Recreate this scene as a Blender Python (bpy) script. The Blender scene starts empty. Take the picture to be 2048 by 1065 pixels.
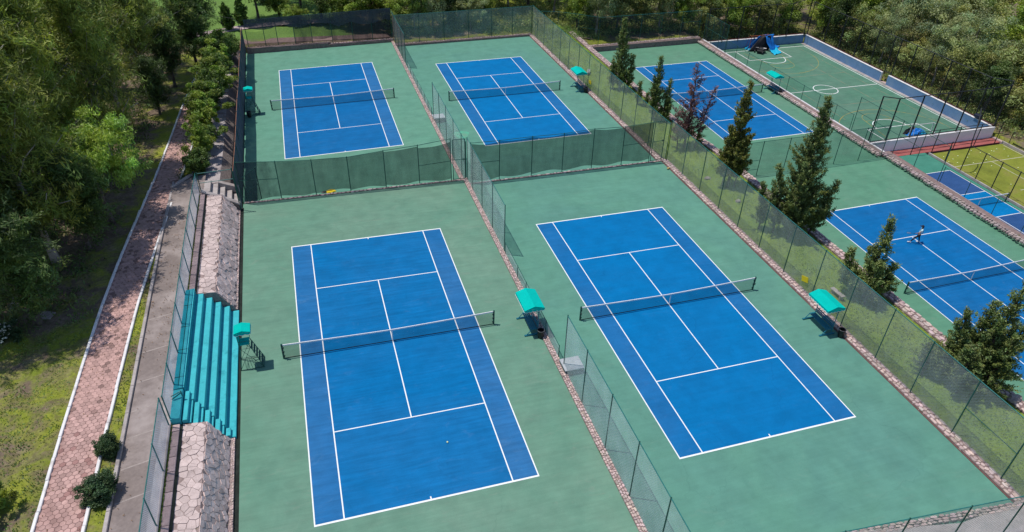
import bpy, bmesh, math, random
import numpy as np
from mathutils import Vector, Matrix, Euler

S = bpy.context.scene
COL = S.collection
R = math.radians
# ------------------------------------------------------------------ camera, sky, sun, exposure
cam = bpy.data.cameras.new('camera')
camo = bpy.data.objects.new('camera', cam)
COL.objects.link(camo)
cam.sensor_width = 36.0
cam.lens = 1395.58 / 2048 * 36.0
cam.clip_start, cam.clip_end = 0.5, 3000
PIT, YAW, ROL = 0.61998, 0.30755, 0.024639
fw = Vector((math.sin(YAW) * math.cos(PIT), math.cos(YAW) * math.cos(PIT), -math.sin(PIT)))
rt = Vector((math.cos(YAW), -math.sin(YAW), 0))
up = rt.cross(fw)
r2 = rt * math.cos(ROL) + up * math.sin(ROL)
u2 = up * math.cos(ROL) - rt * math.sin(ROL)
M3 = Matrix((r2, u2, -fw)).transposed()
camo.matrix_world = Matrix.Translation((-2.848, -32.695, 28.696)) @ M3.to_4x4()
S.camera = camo

SUND = Vector((-0.30, 0.145, 1.0)).normalized()
elev = math.asin(SUND.z)
azim = math.atan2(SUND.x, SUND.y)
w = bpy.data.worlds.new('World')
S.world = w
w.use_nodes = True
nt = w.node_tree
bg = nt.nodes['Background']
sky = nt.nodes.new('ShaderNodeTexSky')
sky.sky_type = 'NISHITA'
sky.sun_disc = False
sky.sun_elevation = elev
sky.sun_rotation = azim
sky.altitude = 1800
sky.air_density = 1.0
sky.dust_density = 1.0
nt.links.new(sky.outputs[0], bg.inputs[0])
bg.inputs[1].default_value = 0.145
sl = bpy.data.lights.new('sun', 'SUN')
sl.energy = 3.85
sl.angle = R(0.53)
sl.color = (1.0, 0.955, 0.88)
so = bpy.data.objects.new('sun', sl)
COL.objects.link(so)
so.rotation_euler = SUND.to_track_quat('Z', 'Y').to_euler()
S.view_settings.view_transform = 'Standard'
S.view_settings.look = 'None'
S.view_settings.gamma = 1
S.view_settings.exposure = -0.05
S.view_settings.use_curve_mapping = False
S.render.engine = 'CYCLES'
S.cycles.transparent_max_bounces = 24
S.cycles.max_bounces = 6
S.cycles.diffuse_bounces = 3
S.cycles.glossy_bounces = 2
S.cycles.transmission_bounces = 4

rnd = random.Random(7)
NP = np.random.default_rng(11)

# ------------------------------------------------------------------ materials
MATS = {}


def nodes(name):
    m = bpy.data.materials.new(name)
    m.use_nodes = True
    t = m.node_tree
    b = t.nodes['Principled BSDF']
    return m, t, b


def noise_rgb(t, coord, scale, stops, detail=6, rough=0.6, dist=0.0):
    n = t.nodes.new('ShaderNodeTexNoise')
    n.inputs['Scale'].default_value = scale
    n.inputs['Detail'].default_value = detail
    n.inputs['Roughness'].default_value = rough
    n.inputs['Distortion'].default_value = dist
    t.links.new(coord, n.inputs['Vector'])
    r = t.nodes.new('ShaderNodeValToRGB')
    el = r.color_ramp.elements
    while len(el) < len(stops):
        el.new(0.5)
    for e, (p, c) in zip(el, stops):
        e.position = p
        e.color = (*c, 1) if len(c) == 3 else c
    t.links.new(n.outputs['Fac'], r.inputs[0])
    return r.outputs[0], n.outputs['Fac']


def mixc(t, fac, a, b, mode='MIX'):
    n = t.nodes.new('ShaderNodeMix')
    n.data_type = 'RGBA'
    n.blend_type = mode
    for s, v in ((n.inputs[0], fac), (n.inputs[6], a), (n.inputs[7], b)):
        if isinstance(v, (int, float)):
            s.default_value = v
        elif isinstance(v, tuple):
            s.default_value = (*v, 1)
        else:
            t.links.new(v, s)
    return n.outputs[2]


def pos(t):
    g = t.nodes.new('ShaderNodeNewGeometry')
    return g.outputs['Position']


def scaled(t, v, s):
    m = t.nodes.new('ShaderNodeMapping')
    m.inputs['Scale'].default_value = s
    t.links.new(v, m.inputs['Vector'])
    return m.outputs[0]


def bump(t, b, h, strength=0.3, dist=0.02):
    n = t.nodes.new('ShaderNodeBump')
    n.inputs['Strength'].default_value = strength
    n.inputs['Distance'].default_value = dist
    t.links.new(h, n.inputs['Height'])
    t.links.new(n.outputs[0], b.inputs['Normal'])


def mk(name, base, var=0.12, scale=3.0, rough=0.8, spec=0.3, bumps=None, tint=False, metal=0.0, objvar=0.0, stain=None):
    """generic matt surface: base colour with soft mottling, grain, optional tint attribute and stains"""
    if name in MATS:
        return MATS[name]
    m, t, b = nodes(name)
    p = pos(t)
    lo = tuple(c * (1 - var) for c in base)
    hi = tuple(min(1, c * (1 + var)) for c in base)
    c, f = noise_rgb(t, p, scale, [(0.3, lo), (0.7, hi)])
    c2, f2 = noise_rgb(t, p, scale * 9, [(0.3, (1 - var * .8,) * 3), (0.7, (1 + var * .8,) * 3)], detail=3)
    c = mixc(t, 1.0, c, c2, 'MULTIPLY')
    if stain:
        col, sc, lo_, hi_ = stain
        _, fs = noise_rgb(t, p, sc, [(0, (0, 0, 0)), (1, (1, 1, 1))], detail=8)
        mr = t.nodes.new('ShaderNodeMapRange')
        mr.inputs[1].default_value = lo_
        mr.inputs[2].default_value = hi_
        t.links.new(fs, mr.inputs[0])
        c = mixc(t, mr.outputs[0], c, col)
    if tint:
        a = t.nodes.new('ShaderNodeAttribute')
        a.attribute_name = 'tint'
        c = mixc(t, 1.0, c, a.outputs['Color'], 'MULTIPLY')
    if objvar:
        oi = t.nodes.new('ShaderNodeObjectInfo')
        mr = t.nodes.new('ShaderNodeMapRange')
        mr.inputs[3].default_value = 1 - objvar
        mr.inputs[4].default_value = 1 + objvar
        t.links.new(oi.outputs['Random'], mr.inputs[0])
        hsv = t.nodes.new('ShaderNodeHueSaturation')
        t.links.new(mr.outputs[0], hsv.inputs['Value'])
        t.links.new(c, hsv.inputs['Color'])
        c = hsv.outputs[0]
    t.links.new(c, b.inputs['Base Color'])
    b.inputs['Roughness'].default_value = rough
    b.inputs['Specular IOR Level'].default_value = spec
    b.inputs['Metallic'].default_value = metal
    if bumps:
        bump(t, b, f2, bumps, 0.02)
    MATS[name] = m
    return m


def court_mat(name, base, worn, amount=0.5, seed=0.0, streak=0.25, blot=None):
    m, t, b = nodes(name)
    p0 = pos(t)
    mp = t.nodes.new('ShaderNodeMapping')
    mp.inputs['Location'].default_value = (seed * 13.1, seed * 7.7, 0)
    t.links.new(p0, mp.inputs['Vector'])
    p = mp.outputs[0]
    big, fb = noise_rgb(t, p, 0.11, [(0.38, (0, 0, 0)), (0.68, (1, 1, 1))], detail=5, rough=0.62, dist=0.6)
    mid, fm = noise_rgb(t, p, 0.9, [(0.35, (0.93,) * 3), (0.65, (1.07,) * 3)], detail=6)
    st, fs = noise_rgb(t, scaled(t, p, (0.35, 4.5, 1)), 1.0, [(0.35, (1 - streak * .35,) * 3), (0.72, (1 + streak * .4,) * 3)], detail=7, rough=0.7)
    gr, fg = noise_rgb(t, p, 42.0, [(0.3, (0.93,) * 3), (0.7, (1.07,) * 3)], detail=2)
    mul = t.nodes.new('ShaderNodeMath')
    mul.operation = 'MULTIPLY'
    mul.inputs[1].default_value = amount
    t.links.new(big, mul.inputs[0])
    c = mixc(t, mul.outputs[0], base, worn)
    c = mixc(t, 1.0, c, mid, 'MULTIPLY')
    c = mixc(t, 1.0, c, st, 'MULTIPLY')
    c = mixc(t, 1.0, c, gr, 'MULTIPLY')
    # pale scuffs and ball marks
    _, fsc = noise_rgb(t, scaled(t, p, (1.0, 2.6, 1)), 0.55, [(0, (0, 0, 0)), (1, (1, 1, 1))], detail=9, rough=0.78, dist=1.2)
    mr = t.nodes.new('ShaderNodeMapRange')
    mr.inputs[1].default_value = 0.56
    mr.inputs[2].default_value = 0.76
    mr.inputs[4].default_value = 0.55
    t.links.new(fsc, mr.inputs[0])
    c = mixc(t, mr.outputs[0], c, blot or tuple(min(1, x * 1.25 + .05) for x in base))
    # darker water stains and hairline cracks
    _, fst = noise_rgb(t, p, 0.26, [(0, (0, 0, 0)), (1, (1, 1, 1))], detail=7, rough=0.6, dist=1.6)
    mr2 = t.nodes.new('ShaderNodeMapRange')
    mr2.inputs[1].default_value = 0.50
    mr2.inputs[2].default_value = 0.70
    mr2.inputs[4].default_value = 0.55
    t.links.new(fst, mr2.inputs[0])
    c = mixc(t, mr2.outputs[0], c, mixc(t, 1.0, c, (0.80, 0.84, 0.86), 'MULTIPLY'))
    vo = t.nodes.new('ShaderNodeTexVoronoi')
    vo.feature = 'DISTANCE_TO_EDGE'
    vo.inputs['Scale'].default_value = 0.16
    wn = t.nodes.new('ShaderNodeTexNoise')
    wn.inputs['Scale'].default_value = 0.9
    wn.inputs['Detail'].default_value = 5
    t.links.new(p, wn.inputs['Vector'])
    va = t.nodes.new('ShaderNodeVectorMath')
    va.operation = 'MULTIPLY_ADD'
    va.inputs[1].default_value = (1.6, 1.6, 0)
    t.links.new(wn.outputs['Color'], va.inputs[0])
    t.links.new(p, va.inputs[2])
    t.links.new(va.outputs[0], vo.inputs['Vector'])
    mr3 = t.nodes.new('ShaderNodeMapRange')
    mr3.inputs[1].default_value = 0.0
    mr3.inputs[2].default_value = 0.006
    mr3.inputs[3].default_value = 0.38
    mr3.inputs[4].default_value = 0.0
    t.links.new(vo.outputs['Distance'], mr3.inputs[0])
    mk3 = t.nodes.new('ShaderNodeMath')
    mk3.operation = 'MULTIPLY'
    t.links.new(mr3.outputs[0], mk3.inputs[0])
    t.links.new(big, mk3.inputs[1])
    c = mixc(t, mk3.outputs[0], c, mixc(t, 1.0, c, (0.62, 0.66, 0.68), 'MULTIPLY'))
    t.links.new(c, b.inputs['Base Color'])
    b.inputs['Roughness'].default_value = 0.72
    b.inputs['Specular IOR Level'].default_value = 0.06
    MATS[name] = m
    return m


def leaf_mat(name, base, trans=0.35, objvar=0.16, rough=0.55):
    m, t, b = nodes(name)
    for n in list(t.nodes):
        if n.type != 'OUTPUT_MATERIAL':
            t.nodes.remove(n)
    out = t.nodes['Material Output']
    a = t.nodes.new('ShaderNodeAttribute')
    a.attribute_name = 'tint'
    c = mixc(t, 1.0, base, a.outputs['Color'], 'MULTIPLY')
    oi = t.nodes.new('ShaderNodeObjectInfo')
    mr = t.nodes.new('ShaderNodeMapRange')
    mr.inputs[3].default_value = 1 - objvar
    mr.inputs[4].default_value = 1 + objvar
    t.links.new(oi.outputs['Random'], mr.inputs[0])
    hsv = t.nodes.new('ShaderNodeHueSaturation')
    t.links.new(mr.outputs[0], hsv.inputs['Value'])
    t.links.new(c, hsv.inputs['Color'])
    c = hsv.outputs[0]
    d = t.nodes.new('ShaderNodeBsdfDiffuse')
    tr = t.nodes.new('ShaderNodeBsdfTranslucent')
    gl = t.nodes.new('ShaderNodeBsdfGlossy')
    gl.inputs['Roughness'].default_value = rough
    gl.inputs['Color'].default_value = (1, 1, 1, 1)
    t.links.new(c, d.inputs['Color'])
    t.links.new(mixc(t, 1.0, c, (1.15, 1.2, 0.55), 'MULTIPLY'), tr.inputs['Color'])
    m1 = t.nodes.new('ShaderNodeMixShader')
    m1.inputs[0].default_value = trans
    t.links.new(d.outputs[0], m1.inputs[1])
    t.links.new(tr.outputs[0], m1.inputs[2])
    m2 = t.nodes.new('ShaderNodeMixShader')
    m2.inputs[0].default_value = 0.025
    t.links.new(m1.outputs[0], m2.inputs[1])
    t.links.new(gl.outputs[0], m2.inputs[2])
    t.links.new(m2.outputs[0], out.inputs[0])
    MATS[name] = m
    return m


def mesh_mat(name, color, cover, var=0.15, pitch=0.0):
    """woven wire / shade cloth: a cover fraction of opaque thread over see-through gaps"""
    m, t, b = nodes(name)
    out = t.nodes['Material Output']
    p = pos(t)
    col, _ = noise_rgb(t, p, 0.8, [(0.3, tuple(c * .8 for c in color)), (0.7, tuple(min(1, c * 1.2) for c in color))], detail=5)
    t.links.new(col, b.inputs['Base Color'])
    b.inputs['Roughness'].default_value = 0.7
    b.inputs['Specular IOR Level'].default_value = 0.2
    tr = t.nodes.new('ShaderNodeBsdfTransparent')
    mx = t.nodes.new('ShaderNodeMixShader')
    _, f = noise_rgb(t, scaled(t, p, (1, 1, .35)), 1.1, [(0, (0, 0, 0)), (1, (1, 1, 1))], detail=6, rough=.65)
    mr = t.nodes.new('ShaderNodeMapRange')
    mr.inputs[1].default_value = 0.3
    mr.inputs[2].default_value = 0.7
    mr.inputs[3].default_value = max(0, cover - var * .5)
    mr.inputs[4].default_value = min(1, cover + var * .5)
    t.links.new(f, mr.inputs[0])
    fac = mr.outputs[0]
    if pitch:
        # diagonal wire lattice
        sep = t.nodes.new('ShaderNodeSeparateXYZ')
        t.links.new(p, sep.inputs[0])
        hs = t.nodes.new('ShaderNodeMath'); hs.operation = 'ADD'
        t.links.new(sep.outputs[0], hs.inputs[0]); t.links.new(sep.outputs[1], hs.inputs[1])
        prev = None
        for sg in ('ADD', 'SUBTRACT'):
            a = t.nodes.new('ShaderNodeMath'); a.operation = sg
            t.links.new(hs.outputs[0], a.inputs[0]); t.links.new(sep.outputs[2], a.inputs[1])
            s = t.nodes.new('ShaderNodeMath'); s.operation = 'MULTIPLY'; s.inputs[1].default_value = 1 / pitch
            t.links.new(a.outputs[0], s.inputs[0])
            fr = t.nodes.new('ShaderNodeMath'); fr.operation = 'FRACT'
            t.links.new(s.outputs[0], fr.inputs[0])
            lt = t.nodes.new('ShaderNodeMath'); lt.operation = 'LESS_THAN'; lt.inputs[1].default_value = 0.13
            t.links.new(fr.outputs[0], lt.inputs[0])
            if prev is None:
                prev = lt.outputs[0]
            else:
                mxm = t.nodes.new('ShaderNodeMath'); mxm.operation = 'MAXIMUM'
                t.links.new(prev, mxm.inputs[0]); t.links.new(lt.outputs[0], mxm.inputs[1])
                prev = mxm.outputs[0]
        ad = t.nodes.new('ShaderNodeMath'); ad.operation = 'MULTIPLY_ADD'; ad.use_clamp = True
        t.links.new(prev, ad.inputs[0]); ad.inputs[1].default_value = 0.75
        t.links.new(fac, ad.inputs[2])
        fac = ad.outputs[0]
    t.links.new(fac, mx.inputs[0])
    t.links.new(tr.outputs[0], mx.inputs[1])
    t.links.new(b.outputs[0], mx.inputs[2])
    t.links.new(mx.outputs[0], out.inputs[0])
    MATS[name] = m
    return m


GREEN = (0.110, 0.270, 0.200)
G_A = court_mat('court_green_grey', (0.124, 0.258, 0.186), (0.172, 0.272, 0.204), 0.65, 1.0, .2, (0.23, 0.27, 0.22))
G_B = court_mat('court_green', GREEN, (0.102, 0.246, 0.204), 0.8, 2.0, .15, (0.16, 0.28, 0.22))
G_C = court_mat('court_green_soft', (0.114, 0.276, 0.198), (0.142, 0.282, 0.210), 0.6, 3.0, .15)
G_E = court_mat('court_green_low', (0.102, 0.252, 0.164), (0.128, 0.242, 0.174), 0.6, 4.0, .15, (0.21, 0.26, 0.2))
G_G = court_mat('futsal_green', (0.082, 0.205, 0.138), (0.130, 0.215, 0.165), 0.7, 5.0, .3, (0.21, 0.24, 0.2))
G_H = court_mat('small_court_green', (0.060, 0.235, 0.170), (0.085, 0.250, 0.185), 0.5, 6.0, .15)
B_IN = court_mat('court_blue_inner', (0.0008, 0.152, 0.385), (0.004, 0.142, 0.362), 0.7, 2.5, .15, (0.022, 0.165, 0.40))
B_OUT = court_mat('court_blue_outer', (0.008, 0.135, 0.350), (0.022, 0.142, 0.348), 0.8, 3.5, .2, (0.06, 0.175, 0.38))
B_INA = court_mat('court_blue_inner_worn', (0.0015, 0.142, 0.365), (0.010, 0.142, 0.355), 0.9, 4.5, .4, (0.05, 0.18, 0.40))
B_OUTA = court_mat('court_blue_outer_worn', (0.016, 0.138, 0.345), (0.036, 0.155, 0.350), 0.9, 5.5, .4, (0.10, 0.22, 0.39))
B_DEEP = court_mat('court_blue_deep', (0.028, 0.085, 0.230), (0.042, 0.095, 0.235), 0.6, 6.5, .2)
B_KIT = court_mat('court_blue_bright', (0.001, 0.180, 0.440), (0.004, 0.170, 0.410), 0.6, 7.5, .2)
B_C = court_mat('court_blue_back', (0.003, 0.128, 0.345), (0.012, 0.130, 0.335), 0.8, 8.5, .3, (0.05, 0.17, 0.37))
LINE = mk('line_white', (0.80, 0.81, 0.80), .05, 4, .7)
LINE_Y = mk('line_ochre', (0.36, 0.27, 0.06), .2, 2, .8, stain=((0.12, 0.24, 0.16), 1.5, .45, .7))
LINE_R = mk('line_faded_red', (0.30, 0.20, 0.13), .2, 2, .8, stain=((0.12, 0.24, 0.16), 1.2, .4, .65))
STEEL = mk('fence_green_paint', (0.012, 0.082, 0.066), .2, 5, .45, .4)
STEEL_T = mk('fence_teal_paint', (0.020, 0.150, 0.140), .25, 5, .5, .4)
STEEL_B = mk('fence_black_paint', (0.012, 0.014, 0.018), .2, 5, .5, .4)
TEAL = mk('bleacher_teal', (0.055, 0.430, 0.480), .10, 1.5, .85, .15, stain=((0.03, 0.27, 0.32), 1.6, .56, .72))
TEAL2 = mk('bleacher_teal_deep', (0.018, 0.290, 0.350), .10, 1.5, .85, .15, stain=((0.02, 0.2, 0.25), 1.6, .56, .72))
BENCHT = mk('bench_teal_paint', (0.010, 0.150, 0.210), .12, 3, .5, .4)
CANVAS = mk('canopy_canvas', (0.001, 0.45, 0.385), .08, 2, .85, .05)
CANVAS_W = mk('canopy_trim_white', (0.75, 0.78, 0.76), .05, 3, .8)
NETW = mk('net_tape_white', (0.80, 0.78, 0.78), .12, 3, .8)
STONE = mk('flagstone', (0.54, 0.430, 0.405), .14, 2.5, .9, .15, .5, objvar=.14, stain=((0.34, 0.265, 0.25), 2.0, .55, .8))
STONE_LIFTED = mk('flagstone_slope_lifted', (0.64, 0.490, 0.455), .18, 2.5, .9, .15, .5, objvar=.22, stain=((0.30, 0.235, 0.23), 2.0, .52, .78))  # same flagstone, colour lightened and warmed to make up for the slope's shade
MORTAR = mk('mortar', (0.23, 0.165, 0.155), .25, 4, .95, .1, .5, stain=((0.09, 0.10, 0.04), 1.2, .6, .72))
MORTAR_L = mk('mortar_pale', (0.30, 0.225, 0.21), .25, 4, .95, .1, .5, stain=((0.13, 0.13, 0.06), 1.2, .6, .74))
RUBBLE = mk('rubble_stone', (0.50, 0.405, 0.385), .2, 4, .9, .15, .6, tint=True)
RUBBLE_G = mk('rubble_stone_grey', (0.37, 0.31, 0.30), .2, 4, .9, .15, .6, tint=True)
CONC = mk('concrete', (0.40, 0.355, 0.345), .14, 1.2, .9, .2, .3, stain=((0.2, 0.17, 0.16), .9, .5, .75))
CONC_W = mk('kerb_whitewash', (0.74, 0.72, 0.72), .1, 2, .9, .2, stain=((0.42, 0.36, 0.34), 1.4, .54, .74))
ASPH = mk('asphalt_worn', (0.225, 0.185, 0.172), .14, .7, .95, .15, .4, stain=((0.38, 0.325, 0.31), .35, .5, .72))
PINK = mk('pink_paver', (0.44, 0.325, 0.315), .18, 2, .9, .15, .3, objvar=.2)
HEX = mk('hex_tile', (0.47, 0.300, 0.270), .14, .9, .9, .15, .3, objvar=.2, stain=((0.30, 0.18, 0.16), .55, .52, .72))
HEX_D = mk('hex_tile_dark', (0.30, 0.165, 0.150), .12, 3, .85, .2, .3, objvar=.15)
HEXBED = mk('hex_bed', (0.34, 0.215, 0.195), .2, 3, .95, .1)
DRAIN = mk('drain_mould', (0.020, 0.026, 0.022), .4, 2, .9, .2)
WALLBLUE = mk('wall_blue', (0.135, 0.245, 0.420), .08, .8, .85, .2, stain=((0.2, 0.3, 0.44), .5, .5, .72))
WALLWHITE = mk('wall_white', (0.86, 0.84, 0.87), .05, .8, .85, .2)
REDP = mk('red_floor', (0.365, 0.110, 0.100), .12, 1.0, .9, .15, stain=((0.42, 0.24, 0.21), .35, .55, .7))
REDDK = mk('dark_red_rail', (0.10, 0.02, 0.025), .2, 3, .6)
RUST = mk('rusty_tube', (0.30, 0.14, 0.09), .25, 4, .8)
ORANGE = mk('goal_orange', (0.33, 0.085, 0.035), .15, 3, .6)
BLACK = mk('black_plastic', (0.010, 0.010, 0.012), .2, 5, .45, .4)
DARKGREY = mk('dark_grey_metal', (0.030, 0.032, 0.035), .2, 5, .5, .4)
PALEM = mk('pale_panel', (0.6, 0.58, 0.58), .1, 5, .5, .4)
TARPB = mk('tarp_blue', (0.012, 0.200, 0.640), .12, 2, .5, .4)
TARPC = mk('tarp_cyan', (0.010, 0.420, 0.640), .12, 2, .5, .4)
TARPK = mk('tarp_black', (0.006, 0.006, 0.010), .2, 2, .6, .3)
YELLOW = mk('yellow_plastic', (0.62, 0.46, 0.010), .08, 4, .6)
BALLM = mk('ball_felt', (0.72, 0.78, 0.40), .08, 9, .9)
BARK = mk('bark', (0.115, 0.095, 0.080), .3, 4, .95, .1, .6)
BARK_P = mk('bark_pale', (0.31, 0.27, 0.24), .25, 4, .95, .1, .6)
BARK_R = mk('bark_reddish', (0.095, 0.060, 0.055), .3, 4, .95, .1, .6)
ROCK = mk('rock', (0.30, 0.255, 0.24), .3, 3, .95, .1, .7)
DIRTPILE = mk('dirt_pile', (0.26, 0.2, 0.17), .3, 4, .95, .1, .6)

L_CAS = leaf_mat('leaf_casuarina', (0.225, 0.275, 0.055), .35)
L_DARK = leaf_mat('leaf_dark', (0.085, 0.140, 0.036), .3)
L_PEP = leaf_mat('leaf_pepper', (0.270, 0.399, 0.070), .4)
L_OLV = leaf_mat('leaf_olive', (0.240, 0.284, 0.091), .3)
L_GRN = leaf_mat('leaf_green', (0.214, 0.308, 0.045), .35)
L_GREY = leaf_mat('leaf_greygreen', (0.280, 0.335, 0.150), .3)
L_HEDGE = leaf_mat('leaf_hedge', (0.101, 0.173, 0.034), .3)
L_BOX = leaf_mat('leaf_clipped', (0.050, 0.095, 0.034), .25)
L_CON = leaf_mat('leaf_conifer', (0.158, 0.205, 0.062), .25)
L_CONY = leaf_mat('leaf_conifer_olive', (0.170, 0.181, 0.042), .3)
L_DEAD = leaf_mat('leaf_dead', (0.213, 0.106, 0.102), .2)
L_GRASS = leaf_mat('leaf_grass', (0.135, 0.210, 0.046), .35)
L_FLOWER = leaf_mat('petal_white', (0.7, 0.7, 0.66), .3)

MESH_PALE = mesh_mat('shade_net_pale', (0.52, 0.60, 0.59), .24, .16, .11)
MESH_GREY = mesh_mat('shade_net_grey', (0.28, 0.315, 0.30), .27, .24, .11)
MESH_GREY2 = mesh_mat('shade_net_greygreen', (0.29, 0.34, 0.29), .26, .24, .11)
MESH_GREEN = mesh_mat('windscreen_green', (0.028, 0.046, 0.040), .66, .16)
MESH_DARK = mesh_mat('windscreen_dark', (0.032, 0.040, 0.046), .62, .34)
MESH_NAVY = mesh_mat('windscreen_navy', (0.060, 0.066, 0.100), .95, .08)
MESH_THIN = mesh_mat('wire_mesh_thin', (0.035, 0.080, 0.070), .22, .08)
MESH_BLUE = mesh_mat('wire_mesh_blue', (0.60, 0.66, 0.74), .36, .18, .11)
MESH_FINE = mesh_mat('wire_mesh_fine', (0.030, 0.035, 0.040), .06, .03)
NETM = mesh_mat('net_cord', (0.012, 0.018, 0.035), .32, .06)


def ground_mat():
    m, t, b = nodes('ground_turf')
    p = pos(t)
    a = t.nodes.new('ShaderNodeAttribute')
    a.attribute_name = 'tint'
    sp = t.nodes.new('ShaderNodeSeparateColor')
    t.links.new(a.outputs['Color'], sp.inputs[0])
    grass, f1 = noise_rgb(t, p, .35, [(0.28, (0.115, 0.155, 0.022)), (0.45, (0.195, 0.230, 0.030)), (0.62, (0.255, 0.270, 0.042)), (0.8, (0.310, 0.260, 0.090))], detail=8, rough=.68)
    g2, f2 = noise_rgb(t, p, 5.5, [(0.3, (.62,) * 3), (0.7, (1.35,) * 3)], detail=5, rough=.75)
    grass = mixc(t, 1.0, grass, g2, 'MULTIPLY')
    soil, f3 = noise_rgb(t, p, .8, [(0.3, (0.105, 0.078, 0.054)), (0.55, (0.180, 0.134, 0.100)), (0.75, (0.270, 0.205, 0.160))], detail=8, rough=.7)
    soil = mixc(t, 1.0, soil, g2, 'MULTIPLY')
    _, fm = noise_rgb(t, p, .55, [(0, (0, 0, 0)), (1, (1, 1, 1))], detail=9, rough=.7, dist=.5)
    ad = t.nodes.new('ShaderNodeMath'); ad.operation = 'ADD'
    t.links.new(fm, ad.inputs[0]); t.links.new(sp.outputs[0], ad.inputs[1])
    mr = t.nodes.new('ShaderNodeMapRange')
    mr.inputs[1].default_value = .92
    mr.inputs[2].default_value = 1.10
    t.links.new(ad.outputs[0], mr.inputs[0])
    c = mixc(t, mr.outputs[0], grass, soil)
    lawn, _ = noise_rgb(t, p, .3, [(0.3, (0.100, 0.195, 0.038)), (0.7, (0.160, 0.275, 0.060))], detail=6)
    c = mixc(t, sp.outputs[1], c, mixc(t, 1.0, lawn, g2, 'MULTIPLY'))
    t.links.new(c, b.inputs['Base Color'])
    b.inputs['Roughness'].default_value = .95
    b.inputs['Specular IOR Level'].default_value = .1
    bump(t, b, f2, .7, .06)
    return m


TURF = ground_mat()


def grasscourt_mat():
    m, t, b = nodes('synthetic_turf')
    p = pos(t)
    c, f = noise_rgb(t, p, .35, [(0.3, (0.130, 0.150, 0.012)), (0.5, (0.200, 0.225, 0.020)), (0.7, (0.235, 0.205, 0.050))], detail=8, rough=.65)
    g2, f2 = noise_rgb(t, p, 6, [(0.3, (.85,) * 3), (0.7, (1.15,) * 3)], detail=4)
    t.links.new(mixc(t, 1.0, c, g2, 'MULTIPLY'), b.inputs['Base Color'])
    b.inputs['Roughness'].default_value = .95
    bump(t, b, f2, .4, .03)
    return m


TURF2 = grasscourt_mat()


# ------------------------------------------------------------------ mesh helpers
class MB:
    """collects shapes into one mesh; coordinates are given in world space and stored relative to origin o"""

    def __init__(s, o=(0, 0, 0)):
        s.v, s.f, s.m, s.o = [], [], [], Vector(o)
        s.mi = 0

    def add(s, vs, fs):
        n = len(s.v)
        s.v += [tuple(Vector(v) - s.o) for v in vs]
        s.f += [tuple(i + n for i in f) for f in fs]
        s.m += [s.mi] * len(fs)
        return s

    def box(s, c, d, rz=0, bev=0.0, mat=None):
        x, y, z = (k / 2 for k in d)
        if bev:
            b = min(bev, x * .9, y * .9, z * .9)
            pts = []
            for zz, q in ((-z, b), (-z + b, 0), (z - b, 0), (z, b)):
                pts.append([(-x + q, -y + q, zz), (x - q, -y + q, zz), (x - q, y - q, zz), (-x + q, y - q, zz)])
            vs = [p for r_ in pts for p in r_]
            fs = [(3, 2, 1, 0), (12, 13, 14, 15)]
            for k in range(3):
                for i in range(4):
                    j = (i + 1) % 4
                    fs.append((k * 4 + i, k * 4 + j, k * 4 + 4 + j, k * 4 + 4 + i))
        else:
            vs = [(a, b_, c_) for c_ in (-z, z) for a, b_ in ((-x, -y), (x, -y), (x, y), (-x, y))]
            fs = [(3, 2, 1, 0), (4, 5, 6, 7), (0, 1, 5, 4), (1, 2, 6, 5), (2, 3, 7, 6), (3, 0, 4, 7)]
        m = Matrix.Translation(c) @ Matrix.Rotation(rz, 4, 'Z')
        if mat is not None:
            m = Matrix.Translation(c) @ mat.to_4x4()
        return s.add([m @ Vector(v) for v in vs], fs)

    def tube(s, p0, p1, r0, r1=None, n=8, cap=True):
        r1 = r0 if r1 is None else r1
        p0, p1 = Vector(p0), Vector(p1)
        d = (p1 - p0)
        if d.length < 1e-6:
            return s
        d.normalize()
        a = d.orthogonal().normalized()
        b = d.cross(a)
        vs = []
        for p, r in ((p0, r0), (p1, r1)):
            for i in range(n):
                t = 2 * math.pi * i / n
                vs.append(p + a * r * math.cos(t) + b * r * math.sin(t))
        fs = [(i, (i + 1) % n, n + (i + 1) % n, n + i) for i in range(n)]
        if cap:
            fs += [tuple(range(n - 1, -1, -1)), tuple(range(n, 2 * n))]
        return s.add(vs, fs)

    def path(s, pts, r, n=6):
        rs = r if isinstance(r, (list, tuple)) else [r] * len(pts)
        for i in range(len(pts) - 1):
            s.tube(pts[i], pts[i + 1], rs[i], rs[i + 1], n, True)
        return s

    def prism(s, pts, h, base=True):
        """polygon pts (3-D) lifted by vector h"""
        n = len(pts)
        h = Vector(h) if not isinstance(h, (int, float)) else Vector((0, 0, h))
        vs = [Vector(p) for p in pts] + [Vector(p) + h for p in pts]
        fs = [tuple(range(n, 2 * n))] + [(i, (i + 1) % n, n + (i + 1) % n, n + i) for i in range(n)]
        if base:
            fs.append(tuple(range(n - 1, -1, -1)))
        return s.add(vs, fs)

    def mesh(s, name, mats, smooth=False):
        me = bpy.data.meshes.new(name)
        me.from_pydata(s.v, [], s.f)
        for m in (mats if isinstance(mats, (list, tuple)) else [mats]):
            me.materials.append(m)
        if any(s.m):
            me.polygons.foreach_set('material_index', s.m)
        if smooth:
            me.polygons.foreach_set('use_smooth', [True] * len(me.polygons))
        me.update()
        return me

    def build(s, name, mats, parent=None, smooth=False, **kw):
        return link(name, s.mesh(name, mats, smooth), parent, s.o if parent is None else None, **kw)


def link(name, me, parent=None, loc=None, **kw):
    o = bpy.data.objects.new(name, me)
    COL.objects.link(o)
    if parent is not None:
        o.parent = parent
    if loc is not None:
        o.location = loc
    for k, v in kw.items():
        o[k] = v
    return o


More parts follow.
